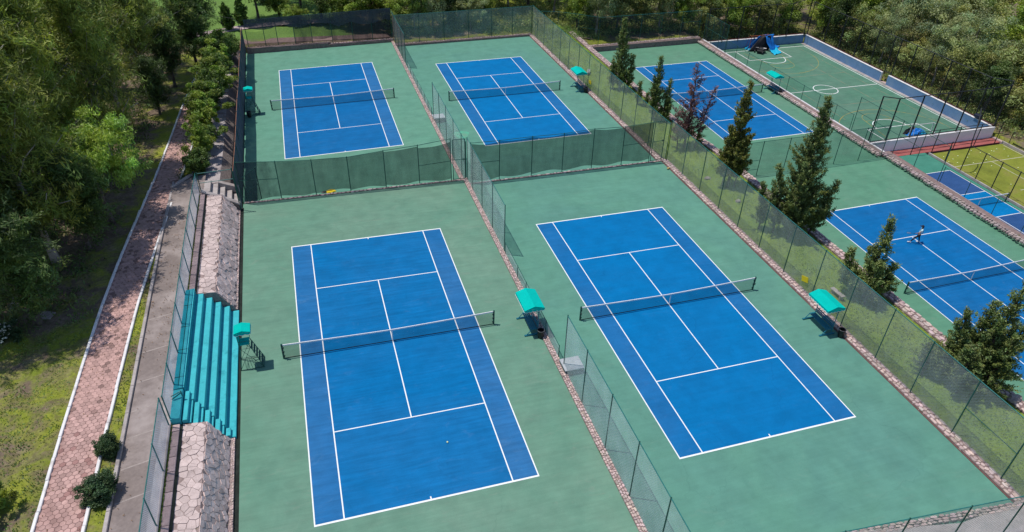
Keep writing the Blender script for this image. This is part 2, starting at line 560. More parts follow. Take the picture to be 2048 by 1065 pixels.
def thing(name, label, cat, loc=(0, 0, 0), group=None):
    o = bpy.data.objects.new(name, None)
    o.empty_display_size = .2
    COL.objects.link(o)
    o.location = loc
    o['label'] = label
    o['category'] = cat
    if group:
        o['group'] = group
    return o


def tagged(o, label, cat, group=None):
    o['label'] = label
    o['category'] = cat
    if group:
        o['group'] = group
    return o


def copy_tree(o, loc, rz=None, label=None):
    c = o.copy()
    COL.objects.link(c)
    c.location = loc
    if rz is not None:
        c.rotation_euler.z = rz
    if label:
        c['label'] = label
    for ch in list(o.children):
        k = ch.copy()
        COL.objects.link(k)
        k.parent = c
        for g in list(ch.children):
            q = g.copy()
            COL.objects.link(q)
            q.parent = k
    return c


def tint_mesh(me, cols):
    ca = me.color_attributes.new('tint', 'FLOAT_COLOR', 'POINT')
    ca.data.foreach_set('color', np.asarray(cols, dtype=np.float32).ravel())


def np_mesh(name, V, F, mat, cols=None, smooth=False):
    """V (n,3), F (m,k) arrays"""
    me = bpy.data.meshes.new(name)
    n, (m, k) = len(V), F.shape
    me.vertices.add(n)
    me.vertices.foreach_set('co', V.astype(np.float32).ravel())
    me.loops.add(m * k)
    me.loops.foreach_set('vertex_index', F.astype(np.int32).ravel())
    me.polygons.add(m)
    me.polygons.foreach_set('loop_start', np.arange(0, m * k, k, dtype=np.int32))
    me.polygons.foreach_set('loop_total', np.full(m, k, dtype=np.int32))
    for x in (mat if isinstance(mat, (list, tuple)) else [mat]):
        me.materials.append(x)
    me.update(calc_edges=True)
    if cols is not None:
        tint_mesh(me, cols)
    if smooth:
        me.polygons.foreach_set('use_smooth', np.ones(m, dtype=bool))
    return me


# ------------------------------------------------------------------ levels of the place
class Plane:
    def __init__(s, cx, cy, cz, sx=0, sy=0):
        s.k = (cx, cy, cz, sx, sy)

    def z(s, x, y):
        cx, cy, cz, sx, sy = s.k
        return cz + sx * (x - cx) + sy * (y - cy)


PA = Plane(0, 0, 0, -0.0192, 0.0048)
PB = Plane(18.349, -0.913, -0.357, -0.0075, -0.0030)
PC = Plane(0.017, 40.292, -0.881, 0.0125, -0.0014)
PD = Plane(18.479, 38.382, -0.961, 0.0039, -0.0035)
PE = Plane(45.323, 38.060, -3.645, 0.0036, 0.0026)
PF = Plane(45.292, -0.984, -3.530, 0.0078, 0.0070)
PG = Plane(0, 0, -4.9)


def sstep(a, b, x):
    t = np.clip((x - a) / (b - a), 0, 1)
    return t * t * (3 - 2 * t)


def strip_z(y):
    return -0.44 - 0.5 * sstep(17, 27, y)


def left_z(y):
    return 2.1 - 0.8 * sstep(10, 30, y) - 1.3 * sstep(34, 60, y)


def back_z(x):
    return np.interp(x, [-60, -9, 9, 28, 30, 37, 53, 57, 72, 130], [0.6, 0.0, -0.6, -0.85, -1.0, -2.85, -2.9, -4.3, -4.5, -6.0])


# ground sheet: one grid to the horizon with the terraces of the courts cut into it
def build_ground():
    e = 0.01
    xs = sorted(set([-11.62, -11.62 + e, 9.3, 9.3 + e, 28.3, 28.3 + e, 33.9, 33.9 + e, 54.2, 54.2 + e, 72.5, 72.5 + e]
                    + list(np.arange(-46, 110, 1.7)) + list(-46 - np.cumsum(np.geomspace(2, 160, 14))) + list(110 + np.cumsum(np.geomspace(2, 160, 14)))))
    ys = sorted(set([57.7, 57.7 + e, 57.95, 57.95 + e, 58.4, 58.4 + e, 59.75, 59.75 + e, -24, -24 + e]
                    + list(np.arange(-40, 100, 1.7)) + list(-40 - np.cumsum(np.geomspace(2, 160, 14))) + list(100 + np.cumsum(np.geomspace(2, 160, 14)))))
    X, Y = np.meshgrid(xs, ys)
    wl = sstep(-9, -13, X)
    hb = back_z(X)
    hl = left_z(Y)
    Z = np.where(X < -11, np.where(Y > 59, hb * sstep(58, 66, Y) + hl * (1 - sstep(58, 66, Y)), hl), hb)
    Z = np.where((X > 72) & (Y < 60), -4.45, Z)
    Z = np.where((Y < -24), np.interp(X, [-12, 0, 30, 34, 54], [2.1, -.2, -.5, -3.6, -4.6]), Z)
    Z = np.where((X < -11), Z, Z)
    far = sstep(90, 160, np.hypot(X - 20, Y - 20))
    rng = np.random.default_rng(3)
    Z = Z + rng.normal(0, .035, Z.shape) * ((X < -17) | (Y > 62) | (X > 74))
    backs = np.select([X < 9.305, X < 28.305, X < 33.905, X < 54.205], [59.755, 58.405, 62, 57.955], 57.705)
    hole = (X > -11.615) & (X < 72.505) & (Y > -23.995) & (Y < backs)
    Z = np.where(hole, -7.5, Z)
    V = np.stack([X, Y, Z], -1).reshape(-1, 3)
    ny, nx = X.shape
    i = np.arange(ny * nx).reshape(ny, nx)
    F = np.stack([i[:-1, :-1], i[:-1, 1:], i[1:, 1:], i[1:, :-1]], -1).reshape(-1, 4)
    # tint: red = bare soil share, green = mown lawn share
    red = np.full(X.shape, .47)
    red = np.where((X < -17) & (Y > 4), .60, red)
    red = np.where((X < -16.6) & (Y < 2), .505, red)
    red = np.where(Y > 59, .62, red)
    red = np.where((Y > 59) & (X > 22) & (X < 40), .42, red)
    red = np.where(X > 73, .55, red)
    lawn = np.where((Y > 61) & (X < 4) & (X > -40), .9, 0.0)
    cols = np.stack([red, lawn, np.zeros_like(red), np.ones_like(red)], -1).reshape(-1, 4)
    me = np_mesh('ground', V, F, TURF, cols)
    return link('ground', me, kind='structure')


build_ground()


# ------------------------------------------------------------------ courts
def slab(name, P, x0, x1, y0, y1, mat, depth=1.2):
    b = MB()
    v = [(x, y, P.z(x, y)) for x, y in ((x0, y0), (x1, y0), (x1, y1), (x0, y1))]
    b.prism([(p[0], p[1], p[2] - depth) for p in v], 0)
    b.v = v + [(p[0], p[1], p[2] - depth) for p in v]
    b.f = [(0, 1, 2, 3)] + [((i + 1) % 4, i, 4 + i, 4 + (i + 1) % 4) for i in range(4)]
    b.m = [0] * 5
    return b.build(name, mat, kind='structure')


def sheet(parent, P, pts, lift, mat, name, a=0.0, c=(0, 0)):
    b = MB()
    ca, sa = math.cos(a), math.sin(a)
    q = [(c[0] + x * ca - y * sa, c[1] + x * sa + y * ca) for x, y in pts]
    b.add([(x, y, P.z(x, y) + lift) for x, y in q], [tuple(range(len(q)))])
    return b.build(name, mat, parent)


def rect(x0, x1, y0, y1):
    return [(x0, y0), (x1, y0), (x1, y1), (x0, y1)]


W2, H2, S2, V2 = 10.97 / 2, 23.77 / 2, 8.23 / 2, 6.40


def tennis(court, P, a, inner, outer):
    c = P.k[:2]
    k = dict(a=a, c=c)
    sheet(court, P, rect(-S2, S2, -H2, H2), .004, inner, 'playing_area', **k)
    sheet(court, P, rect(-W2, -S2, -H2, H2), .004, outer, 'doubles_alley', **k)
    sheet(court, P, rect(S2, W2, -H2, H2), .004, outer, 'doubles_alley', **k)
    t = .032
    for x in (-W2, W2 - 2 * t):
        sheet(court, P, rect(x, x + 2 * t, -H2 + .1, H2 - .1), .008, LINE, 'sideline', **k)
    for x in (-S2 - t, S2 - t):
        sheet(court, P, rect(x, x + 2 * t, -H2 + .1, H2 - .1), .008, LINE, 'singles_line', **k)
    for y in (-H2, H2 - .1):
        sheet(court, P, rect(-W2, W2, y, y + .1), .008, LINE, 'baseline', **k)
    for y in (-V2 - t, V2 - t):
        sheet(court, P, rect(-S2 + t, S2 - t, y, y + 2 * t), .008, LINE, 'service_line', **k)
    sheet(court, P, rect(-t, t, -V2 + t, V2 - t), .008, LINE, 'centre_line', **k)
    for y in (-H2 + .1, H2 - .25):
        sheet(court, P, rect(-t, t, y, y + .15), .008, LINE, 'centre_mark', **k)


cA = slab('court_surface', PA, -8.78, 9.02, -21, 19.0, G_A)
tennis(cA, PA, 0, B_INA, B_OUTA)
cB = slab('court_surface', PB, 9.30, 27.66, -21.5, 18.6, G_B)
tennis(cB, PB, -.0015, B_IN, B_OUT)
cC = slab('court_surface', PC, -9.1, 9.02, 19.02, 59.6, G_C)
tennis(cC, PC, -.0059, B_C, B_OUTA)
cD = slab('court_surface', PD, 9.30, 27.66, 18.62, 58.15, G_B)
tennis(cD, PD, -.0015, B_IN, B_OUT)
cE = slab('court_surface', PE, 33.6, 53.8, 18.62, 57.55, G_E)
tennis(cE, PE, .0027, B_C, B_OUT)
cF = slab('court_surface', PF, 33.6, 53.8, -24, 18.6, G_E)
tennis(cF, PF, -.0006, B_C, B_OUT)
for o, l in ((cA, 'green tennis court surface with worn blue playing area beside the teal bleacher'),
             (cB, 'green tennis court surface with bright blue playing area between the stone kerbs, nearest right'),
             (cC, 'green tennis court surface in front of the dark navy windscreen, far left'),
             (cD, 'green tennis court surface with small bright green paint blotch, second from left at the back'),
             (cE, 'low green tennis court surface behind the row of conifers, beside the futsal court'),
             (cF, 'low green tennis court surface where the player stands')):
    o['label'] = l
# bright touch-up paint blotch on court D
sheet(cD, PD, [(11.35 + .75 * math.cos(t) * (1 + .25 * math.sin(3 * t)), 29.6 + .95 * math.sin(t) * (1 + .2 * math.cos(2 * t))) for t in np.linspace(0, 2 * math.pi, 18)[:-1]],
      .004, mk('touch_up_green', (0.08, 0.38, 0.24), .1, 2, .8, stain=((.128, .29, .205), 1.5, .4, .6)), 'paint_patch')


# futsal court G, pickleball court H, grass court
cG = slab('futsal_court', PG, 54.4, 72.0, 22.34, 57.3, G_G)
cG['label'] = 'worn green futsal court with white and ochre markings inside blue walls'


def arc_strip(court, P, cx, cy, r, t0, t1, wd, lift, mat, name, n=28, ry=None):
    ry = ry or r
    ts = np.linspace(t0, t1, n)
    b = MB()
    vs = []
    for t in ts:
        for k in (-.5, .5):
            x, y = cx + (r + k * wd) * math.cos(t), cy + (ry + k * wd) * math.sin(t)
            vs.append((x, y, P.z(x, y) + lift))
    b.add(vs, [(2 * i, 2 * i + 1, 2 * i + 3, 2 * i + 2) for i in range(n - 1)])
    return b.build(name, mat, court)


def seg(court, P, x0, y0, x1, y1, wd, lift, mat, name):
    d = Vector((x1 - x0, y1 - y0)).normalized()
    n = Vector((-d.y, d.x)) * wd / 2
    return sheet(court, P, [(x0 - n.x, y0 - n.y), (x1 - n.x, y1 - n.y), (x1 + n.x, y1 + n.y), (x0 + n.x, y0 + n.y)], lift, mat, name)


for (x0, y0, x1, y1, nm) in ((54.7, 39.58, 71.05, 39.58, 'halfway_line'), (71.0, 22.9, 71.0, 55.75, 'sideline'), (54.75, 22.9, 54.75, 55.75, 'sideline'),
                             (54.7, 55.75, 71.05, 55.75, 'goal_line'), (54.7, 22.9, 71.05, 22.9, 'goal_line'),
                             (59.1, 51.85, 66.15, 51.85, 'box_line'), (59.15, 51.85, 59.15, 55.7, 'box_line'), (66.1, 51.85, 66.1, 55.7, 'box_line'),
                             (59.45, 27.5, 66.65, 27.5, 'box_line'), (59.45, 27.5, 59.45, 22.9, 'box_line'), (66.6, 27.5, 66.6, 22.9, 'box_line')):
    seg(cG, PG, x0, y0, x1, y1, .10, .008, LINE, nm)
arc_strip(cG, PG, 62.75, 39.58, 1.55, 0, 2 * math.pi, .10, .012, LINE, 'centre_circle', 36)
arc_strip(cG, PG, 62.75, 51.85, 1.95, math.pi, 2 * math.pi, .10, .012, LINE, 'penalty_arc', 24)
arc_strip(cG, PG, 62.9, 27.5, 2.1, 0, math.pi, .10, .012, LINE, 'penalty_arc', 24)
arc_strip(cG, PG, 62.75, 52.6, 6.9, math.pi * 1.02, math.pi * 1.98, .08, .004, LINE_Y, 'three_point_arc', 40)
arc_strip(cG, PG, 62.75, 25.6, 6.9, math.pi * .02, math.pi * .98, .08, .004, LINE_Y, 'three_point_arc', 40)
for (x0, y0, x1, y1) in ((56.4, 23.4, 56.4, 55.2), (69.6, 23.4, 69.6, 55.2)):
    seg(cG, PG, x0, y0, x1, y1, .06, .003, LINE_R, 'faded_line')
for (x0, y0, x1, y1) in ((60.9, 49.6, 60.0, 55.0), (64.6, 49.6, 65.5, 55.0), (60.9, 29.6, 60.0, 24.2), (64.6, 29.6, 65.5, 24.2), (60.9, 49.6, 64.6, 49.6), (60.9, 29.6, 64.6, 29.6)):
    seg(cG, PG, x0, y0, x1, y1, .07, .003, LINE_Y, 'key_line')
arc_strip(cG, PG, 62.75, 49.6, 1.85, math.pi, 2 * math.pi, .07, .005, LINE_Y, 'key_arc', 20)
arc_strip(cG, PG, 62.75, 29.6, 1.85, 0, math.pi, .07, .005, LINE_Y, 'key_arc', 20)
for y in (44.5, 34.6):
    seg(cG, PG, 56.4, y, 69.6, y, .06, .0035, LINE_R, 'faded_line')
for x in (58.8, 66.7):
    seg(cG, PG, x, 30.6, x, 48.4, .06, .0025, LINE_R, 'faded_line')

PH = Plane(0, 0, -4.92)
cH = slab('pickleball_court', PH, 54.4, 61.55, -8, 20.8, G_H)
cH['label'] = 'narrow dark green pickleball court with deep blue ends and bright blue kitchen'
sheet(cH, PH, rect(54.75, 60.95, 12.1, 16.7), .004, B_DEEP, 'service_area')
sheet(cH, PH, rect(54.75, 60.95, 7.8, 12.1), .004, B_KIT, 'kitchen_area')
sheet(cH, PH, rect(54.75, 60.95, 3.2, 7.8), .004, B_DEEP, 'service_area')
for (x0, y0, x1, y1, nm) in ((54.75, 3.2, 54.75, 16.7, 'sideline'), (60.98, 3.2, 60.98, 16.75, 'sideline'), (54.75, 16.7, 61.0, 16.7, 'baseline'),
                             (54.75, 3.2, 61.0, 3.2, 'baseline'), (54.8, 12.1, 60.95, 12.1, 'kitchen_line'), (54.8, 7.8, 60.95, 7.8, 'kitchen_line'),
                             (57.88, 12.15, 57.88, 16.65, 'centre_line'), (57.95, 3.25, 57.95, 7.75, 'centre_line')):
    seg(cH, PH, x0, y0, x1, y1, .075, .008 if nm != 'centre_line' else .012, LINE, nm)
cI = slab('grass_court', Plane(0, 0, -4.86), 61.75, 71.9, -8, 20.35, TURF2)
cI['label'] = 'yellowing grass court with faded white lines and scattered balls'
PI_ = Plane(0, 0, -4.86)
LF = mk('line_faded_white', (0.48, 0.45, 0.33), .15, 3, .9)
for (x0, y0, x1, y1, nm) in ((61.9, 17.12, 71.8, 17.12, 'service_line'), (67.0, 17.05, 67.0, 5.0, 'centre_line'), (64.6, 11.27, 71.8, 11.27, 'faded_line'), (71.7, 4, 71.7, 20, 'sideline')):
    seg(cI, PI_, x0, y0, x1, y1, .09, .006, LF, nm)
red = slab('red_floor', Plane(0, 0, -4.90), 54.4, 72.4, 20.82, 22.12, REDP, .8)
slab('pink_path', Plane(0, 0, -4.80), 72.1, 76.5, -8, 27.0, PINK, .6)
kb = MB((72.0, 6, -4.9))
kb.box((72.0, 6.3, -4.75), (.14, 28.4, .34))
tagged(kb.build('path_kerb', CONC), 'thin pale kerb between grass court and pink path', 'kerb')
kb = MB((61.65, 6, -4.9))
kb.box((61.65, 6, -4.8), (.16, 28.8, .22))
tagged(kb.build('court_kerb', CONC), 'low kerb along the left side of the grass court', 'kerb')

# strip of lawn with the conifers, between the fence and the low courts
sx = [28.15, 29.5, 31.0, 32.3, 33.35]
sy = list(np.arange(-24, 62.5, 1.6)) + [62.0]
V, F, cc = [], [], []
rg = np.random.default_rng(5)
for y in sy:
    for i, x in enumerate(sx):
        V.append((x, y, float(strip_z(y)) + (0 if i in (0, 4) else rg.normal(0, .03))))
        cc.append((.22 + .24 * rg.random(), .58, 0, 1))
n = len(sx)
for j in range(len(sy) - 1):
    for i in range(n - 1):
        a = j * n + i
        F.append((a, a + 1, a + n + 1, a + n))
me = np_mesh('grass_strip', np.array(V), np.array(F), TURF, np.array(cc))
link('grass_strip', me, kind='structure', label='strip of lawn where the conifers stand, behind the shade netting')


# ------------------------------------------------------------------ stone work
def rubble_line(b, cols, p0, p1, wd, z0f, rows, smin, smax, hmin, hmax, seed, singles=None, normal=None):
    """irregular stones in `rows` courses along p0-p1 on a top of width wd (to the left of the direction)"""
    r = random.Random(seed)
    d = Vector((p1[0] - p0[0], p1[1] - p0[1]))
    L = d.length
    d.normalize()
    n = Vector((-d.y, d.x))
    out = []
    for k in range(rows):
        s = 0
        w0 = wd / rows
        while s < L:
            l = r.uniform(smin, smax)
            cx, cy = s + l / 2, (k + .5) * w0 + r.uniform(-.12, .12) * w0
            rx, ry = l / 2 * .97, w0 / 2 * r.uniform(.9, 1.12)
            m = r.choice((5, 6, 7))
            ph = r.uniform(0, 6)
            x, y = p0[0] + d.x * cx + n.x * cy, p0[1] + d.y * cx + n.y * cy
            h = r.uniform(hmin, hmax)
            z = z0f(x, y)
            ring = []
            for i in range(m):
                t = ph + 2 * math.pi * (i + r.uniform(-.25, .25)) / m
                q = max(abs(math.cos(t)), abs(math.sin(t)))
                e = r.uniform(.88, 1.05) / (q ** .65)
                u, v = rx * e * math.cos(t), ry * e * math.sin(t)
                ring.append((x + d.x * u + n.x * v, y + d.y * u + n.y * v))
            vs = [(a, c, z - .12) for a, c in ring] + [(x + (a - x) * .93, y + (c - y) * .93, z + h * r.uniform(.65, 1)) for a, c in ring] + [(x, y, z + h * 1.12)]
            fs = [(i, (i + 1) % m, m + (i + 1) % m, m + i) for i in range(m)] + [(m + i, m + (i + 1) % m, 2 * m) for i in range(m)]
            g = r.uniform(.72, 1.2)
            c = (g * r.uniform(.95, 1.08), g * r.uniform(.92, 1.0), g * r.uniform(.88, 1.0), 1)
            out.append((vs, fs, c, (x, y, z)))
            s += l * r.uniform(.98, 1.06)
    for vs, fs, c, _ in out:
        b.add(vs, fs)
        cols += [c] * len(vs)
    return out


def kerb_wall(label, cat, x0, x1, y0, y1, zf, base_depth, seed, stone=RUBBLE, rows=2, smin=.16, smax=.34, name='stone_kerb', near=None, hm=(.02, .06), base_mat=MORTAR):
    """a low stone-topped kerb from y0 to y1 (x0..x1 wide); near = y below which stones are single parts"""
    t = thing(name, label, cat, ((x0 + x1) / 2, y0, float(zf((x0 + x1) / 2, y0))))
    o = t.location
    b = MB(o)
    ys = np.linspace(y0, y1, max(2, int((y1 - y0) / 4)))
    vs = []
    for y in ys:
        zz = float(zf(x0, y))
        vs += [(x0, y, zz - base_depth), (x0, y, zz), (x1, y, zz), (x1, y, zz - base_depth)]
    fs = [(0, 1, 2, 3)]
    for j in range(len(ys) - 1):
        a = j * 4
        for i in range(3):
            fs.append((a + i, a + 4 + i, a + 5 + i, a + 1 + i))
    m = (len(ys) - 1) * 4
    fs.append((m + 3, m + 2, m + 1, m))
    b.add(vs, fs)
    b.build('mortar_bed', base_mat, t)
    far0 = near if near is not None else y0
    if near is not None:
        tmp, cl = MB(o), []
        st = rubble_line(tmp, cl, (x1, y0), (x1, near), x1 - x0, zf, rows, smin * 1.15, smax * 1.2, hm[0], hm[1], seed + 50)
        for vs_, fs_, c, ctr in st[:299]:
            q = MB(o)
            q.add(vs_, fs_)
            me = q.mesh('stone', stone)
            tint_mesh(me, [c] * len(vs_))
            link('stone', me, t)
    b, cl = MB(o), []
    rubble_line(b, cl, (x1, far0), (x1, y1), x1 - x0, zf, rows, smin, smax, hm[0], hm[1], seed)
    me = b.mesh('stones', stone)
    tint_mesh(me, cl)
    link('stones', me, t, kind='stuff')
    return t


kerb_wall('long low rubble kerb under the pale netting between the two nearest courts', 'kerb', 8.98, 9.36, -21, 19.0, lambda x, y: PA.z(9, y) + .07, .9, 1, smin=.09, smax=.22, near=-4.0, rows=3)
kerb_wall('low rubble kerb dividing the two far left courts', 'kerb', 8.98, 9.36, 19.0, 59.6, lambda x, y: PC.z(9, y) + .07, .9, 2, smin=.12, smax=.28, rows=3)
kerb_wall('broad rubble kerb under the tall grey netting along the nearest right court', 'kerb', 27.62, 28.22, -22, 18.6, lambda x, y: PB.z(27.6, y) + .10, .9, 3, smin=.14, smax=.46, near=-4.0, rows=3)
kerb_wall('broad rubble kerb with weeds beside the far court with the green paint blotch', 'kerb', 27.62, 28.22, 18.6, 58.2, lambda x, y: PD.z(27.6, y) + .10, .9, 4, smin=.14, smax=.46, rows=3)
kerb_wall('pale stone retaining wall at the foot of the conifers', 'retaining wall', 33.25, 34.0, -24, 58.0, lambda x, y: float(strip_z(y)) + .10, 4.4, 6, RUBBLE, 3, .22, .48, 'retaining_wall', near=-2, hm=(.03, .09))
# thin red kerb line at the foot of the netting kerb
b = MB((27.6, 0, -.4))
for y0, y1, P in ((-21.5, 18.55, PB), (18.65, 58.1, PD)):
    b.prism([(27.56, y0, P.z(27.5, y0) - .2), (27.63, y0, P.z(27.5, y0) - .2), (27.63, y1, P.z(27.5, y1) - .2), (27.56, y1, P.z(27.5, y1) - .2)], .23)
tagged(b.build('edging_strip', mk('edging_brown', (0.16, 0.075, 0.07), .2, 2, .9)), 'thin brown edging strip along the foot of the broad rubble kerb', 'edging')


def faced_wall(label, name, pts, h, thick, zf, seed, stone, cat='wall', rows=3, cap=None, smin=.2, smax=.42, side=-1):
    """vertical wall with a rubble face on its visible side along pts (2 points)"""
    p0, p1 = Vector(pts[0]), Vector(pts[1])
    d = (p1 - p0)
    L = d.length
    d.normalize()
    n = Vector((d.y, -d.x)) * (-side)
    z0 = float(zf(*p0))
    t = thing(name, label, cat, (p0.x, p0.y, z0))
    o = t.location
    b = MB(o)
    q0, q1 = p0 - n * thick, p1 - n * thick
    za, zb = float(zf(*p0)), float(zf(*p1))
    b.add([(p0.x, p0.y, za - .3), (p1.x, p1.y, zb - .3), (q1.x, q1.y, zb - .3), (q0.x, q0.y, za - .3),
           (p0.x, p0.y, za + h), (p1.x, p1.y, zb + h), (q1.x, q1.y, zb + h), (q0.x, q0.y, za + h)],
          [(3, 2, 1, 0), (4, 5, 6, 7), (0, 1, 5, 4), (1, 2, 6, 5), (2, 3, 7, 6), (3, 0, 4, 7)])
    b.build('wall_core', MORTAR, t)
    r = random.Random(seed)
    b, cl = MB(o), []
    rh = h / rows
    for k in range(rows):
        s = 0
        while s < L - .05:
            l = min(r.uniform(smin, smax), L - s)
            c = s + l / 2
            m = r.choice((5, 6, 7))
            ph = r.uniform(0, 6)
            zc = za + (zb - za) * c / L + (k + .5) * rh
            th = r.uniform(.03, .08)
            ring = []
            for i in range(m):
                a = ph + 2 * math.pi * (i + r.uniform(-.25, .25)) / m
                e = r.uniform(.85, 1.04) / max(abs(math.cos(a)), abs(math.sin(a))) ** .65
                ring.append((c + l / 2 * e * math.cos(a), zc + rh / 2 * e * math.sin(a)))
            vs = [(p0.x + d.x * u - n.x * .02, p0.y + d.y * u - n.y * .02, v) for u, v in ring] + \
                 [(p0.x + d.x * (c + (u - c) * .9) + n.x * th, p0.y + d.y * (c + (u - c) * .9) + n.y * th, zc + (v - zc) * .9) for u, v in ring]
            fs = [(i, (i + 1) % m, m + (i + 1) % m, m + i) for i in range(m)] + [tuple(range(m, 2 * m))]
            b.add(vs, fs)
            g = r.uniform(.6, 1.25)
            cl += [(g * 1.02, g * .97, g * .95, 1)] * len(vs)
            s += l
    rubble_line(b, cl, (p0.x, p0.y), (p1.x, p1.y), thick, lambda x, y: za + (zb - za) * ((Vector((x, y)) - p0).dot(d)) / L + h, 2, .2, .45, .01, .05, seed + 9) if side > 0 else \
        rubble_line(b, cl, (p1.x, p1.y), (p0.x, p0.y), thick, lambda x, y: za + (zb - za) * ((Vector((x, y)) - p0).dot(d)) / L + h, 2, .2, .45, .01, .05, seed + 9)
    me = b.mesh('stones', stone)
    tint_mesh(me, cl)
    link('stones', me, t, kind='stuff')
    if cap:
        b = MB(o)
        cc = p0 - n * (thick - .07)
        ce = p1 - n * (thick - .07)
        b.prism([(cc.x - n.x * .09, cc.y - n.y * .09, za + h), (ce.x - n.x * .09, ce.y - n.y * .09, zb + h), (ce.x + n.x * .09, ce.y + n.y * .09, zb + h), (cc.x + n.x * .09, cc.y + n.y * .09, za + h)], .07)
        b.build('white_coping', cap, t)
    return t


faced_wall('low grey rubble wall with white painted edge between low court and futsal court', 'stone_wall', [(53.78, 57.5), (53.78, 19.0)], .36, .62, lambda x, y: PE.z(53.8, y) - .02, 21, RUBBLE, rows=2, cap=CONC_W, side=-1)
faced_wall('low grey rubble wall beside the pickleball court', 'stone_wall', [(53.78, 18.95), (53.78, -10)], .42, .62, lambda x, y: PF.z(53.8, y) - .02, 22, RUBBLE_G, rows=2, side=-1)
faced_wall('grey rubble wall along the far end of the low court', 'stone_wall', [(34.0, 57.5), (53.75, 57.5)], .72, .5, lambda x, y: PE.z(x, 57.5) - .02, 23, RUBBLE, rows=3, side=1)
faced_wall('dark old stone wall along the far end of the far left court', 'stone_wall', [(-8.9, 59.5), (1.0, 59.4)], .72, .35, lambda x, y: PC.z(x, 59.5) - .02 - .02 * (x + 9), 24, mk('rubble_dark', (.25, .205, .19), .3, 3, .9, .1, .6, tint=True), rows=3, side=1)
faced_wall('low stone edge at the far end of the far left court', 'stone_wall', [(1.0, 59.4), (9.0, 59.3)], .32, .35, lambda x, y: PC.z(x, 59.5) - .02, 25, RUBBLE, rows=1, side=1)
faced_wall('pale stone edging at the far end of the court with the green paint blotch', 'stone_wall', [(9.4, 58.1), (27.6, 58.1)], .24, .3, lambda x, y: PD.z(x, 58) - .02, 26, RUBBLE, rows=1, side=1)
# kerbs under the cross fences
for lab, x0, x1, y, P, sd in (('thin stone kerb under the green windscreen, left cross fence', -8.75, 9.0, 18.95, PA, 31), ('thin stone kerb under the green windscreen, middle cross fence', 9.4, 27.6, 18.58, PB, 32)):
    t = thing('stone_kerb', lab, 'kerb', (x0, y, P.z(x0, y)))
    bb = MB(t.location)
    bb.prism([(x0, y - .1, P.z(x0, y) - .1), (x1, y - .1, P.z(x1, y) - .1), (x1, y + .1, P.z(x1, y) - .1), (x0, y + .1, P.z(x0, y) - .1)], .16)
    bb.build('mortar_bed', MORTAR, t)
    b, cl = MB(t.location), []
    rubble_line(b, cl, (x0, y - .1), (x1, y - .1), .2, lambda xx, yy: P.z(xx, yy) + .05, 1, .2, .5, .01, .05, sd)
    me = b.mesh('stones', RUBBLE)
    tint_mesh(me, cl)
    link('stones', me, t, kind='stuff')
# stone kerb and pinkish paving at the near end of court B
t = thing('stone_kerb', 'pink stone kerb behind the netting in the bottom right corner', 'kerb', (15, -20, -.4))
bb = MB(t.location)
bb.prism([(14, -21.4, -.45), (28.2, -21.4, -.45), (28.2, -19.75, -.45), (24, -19.95, -.45), (17, -18.6, -.45), (14, -18.2, -.45)], .28)
bb.build('mortar_bed', CONC, t)
b, cl = MB(t.location), []
rubble_line(b, cl, (28.1, -19.8), (17, -18.65), .4, lambda x, y: -.17, 3, .2, .45, .01, .05, 77)
me = b.mesh('stones', RUBBLE)
tint_mesh(me, cl)
link('stones', me, t, kind='stuff')


# ------------------------------------------------------------------ left bank: crazy paving, bleacher, drain, pavers
def voronoi_cells(w_, h_, cell, seed, jit=.49):
    """irregular convex cells tiling a w_ x h_ rectangle: list of polygons"""
    r = random.Random(seed)
    nx, ny = max(1, round(w_ / cell)), max(1, round(h_ / cell))
    P = {}
    for i in range(-1, nx + 1):
        for j in range(-1, ny + 1):
            P[i, j] = ((i + .5 + r.uniform(-jit, jit) + (.25 if j % 2 else -.25)) * w_ / nx, (j + .5 + r.uniform(-jit, jit)) * h_ / ny)
    out = []
    for (i, j), p in P.items():
        if not (0 <= i < nx and 0 <= j < ny):
            continue
        poly = [(0, 0), (w_, 0), (w_, h_), (0, h_)]
        for a in range(-2, 3):
            for c in range(-2, 3):
                q = P.get((i + a, j + c))
                if q is None or (a == 0 and c == 0):
                    continue
                mx, my = (p[0] + q[0]) / 2, (p[1] + q[1]) / 2
                nx_, ny_ = q[0] - p[0], q[1] - p[1]
                new = []
                for k in range(len(poly)):
                    s, e = poly[k], poly[(k + 1) % len(poly)]
                    ds = (s[0] - mx) * nx_ + (s[1] - my) * ny_
                    de = (e[0] - mx) * nx_ + (e[1] - my) * ny_
                    if ds <= 0:
                        new.append(s)
                    if ds * de < 0:
                        f = ds / (ds - de)
                        new.append((s[0] + (e[0] - s[0]) * f, s[1] + (e[1] - s[1]) * f))
                poly = new
                if len(poly) < 3:
                    break
            if len(poly) < 3:
                break
        if len(poly) >= 3:
            out.append(poly)
    return out


def shrink(poly, d):
    cx = sum(p[0] for p in poly) / len(poly)
    cy = sum(p[1] for p in poly) / len(poly)
    o = []
    for x, y in poly:
        l = math.hypot(x - cx, y - cy)
        k = max(.4, 1 - d / max(l, .01))
        o.append((cx + (x - cx) * k, cy + (y - cy) * k))
    return o


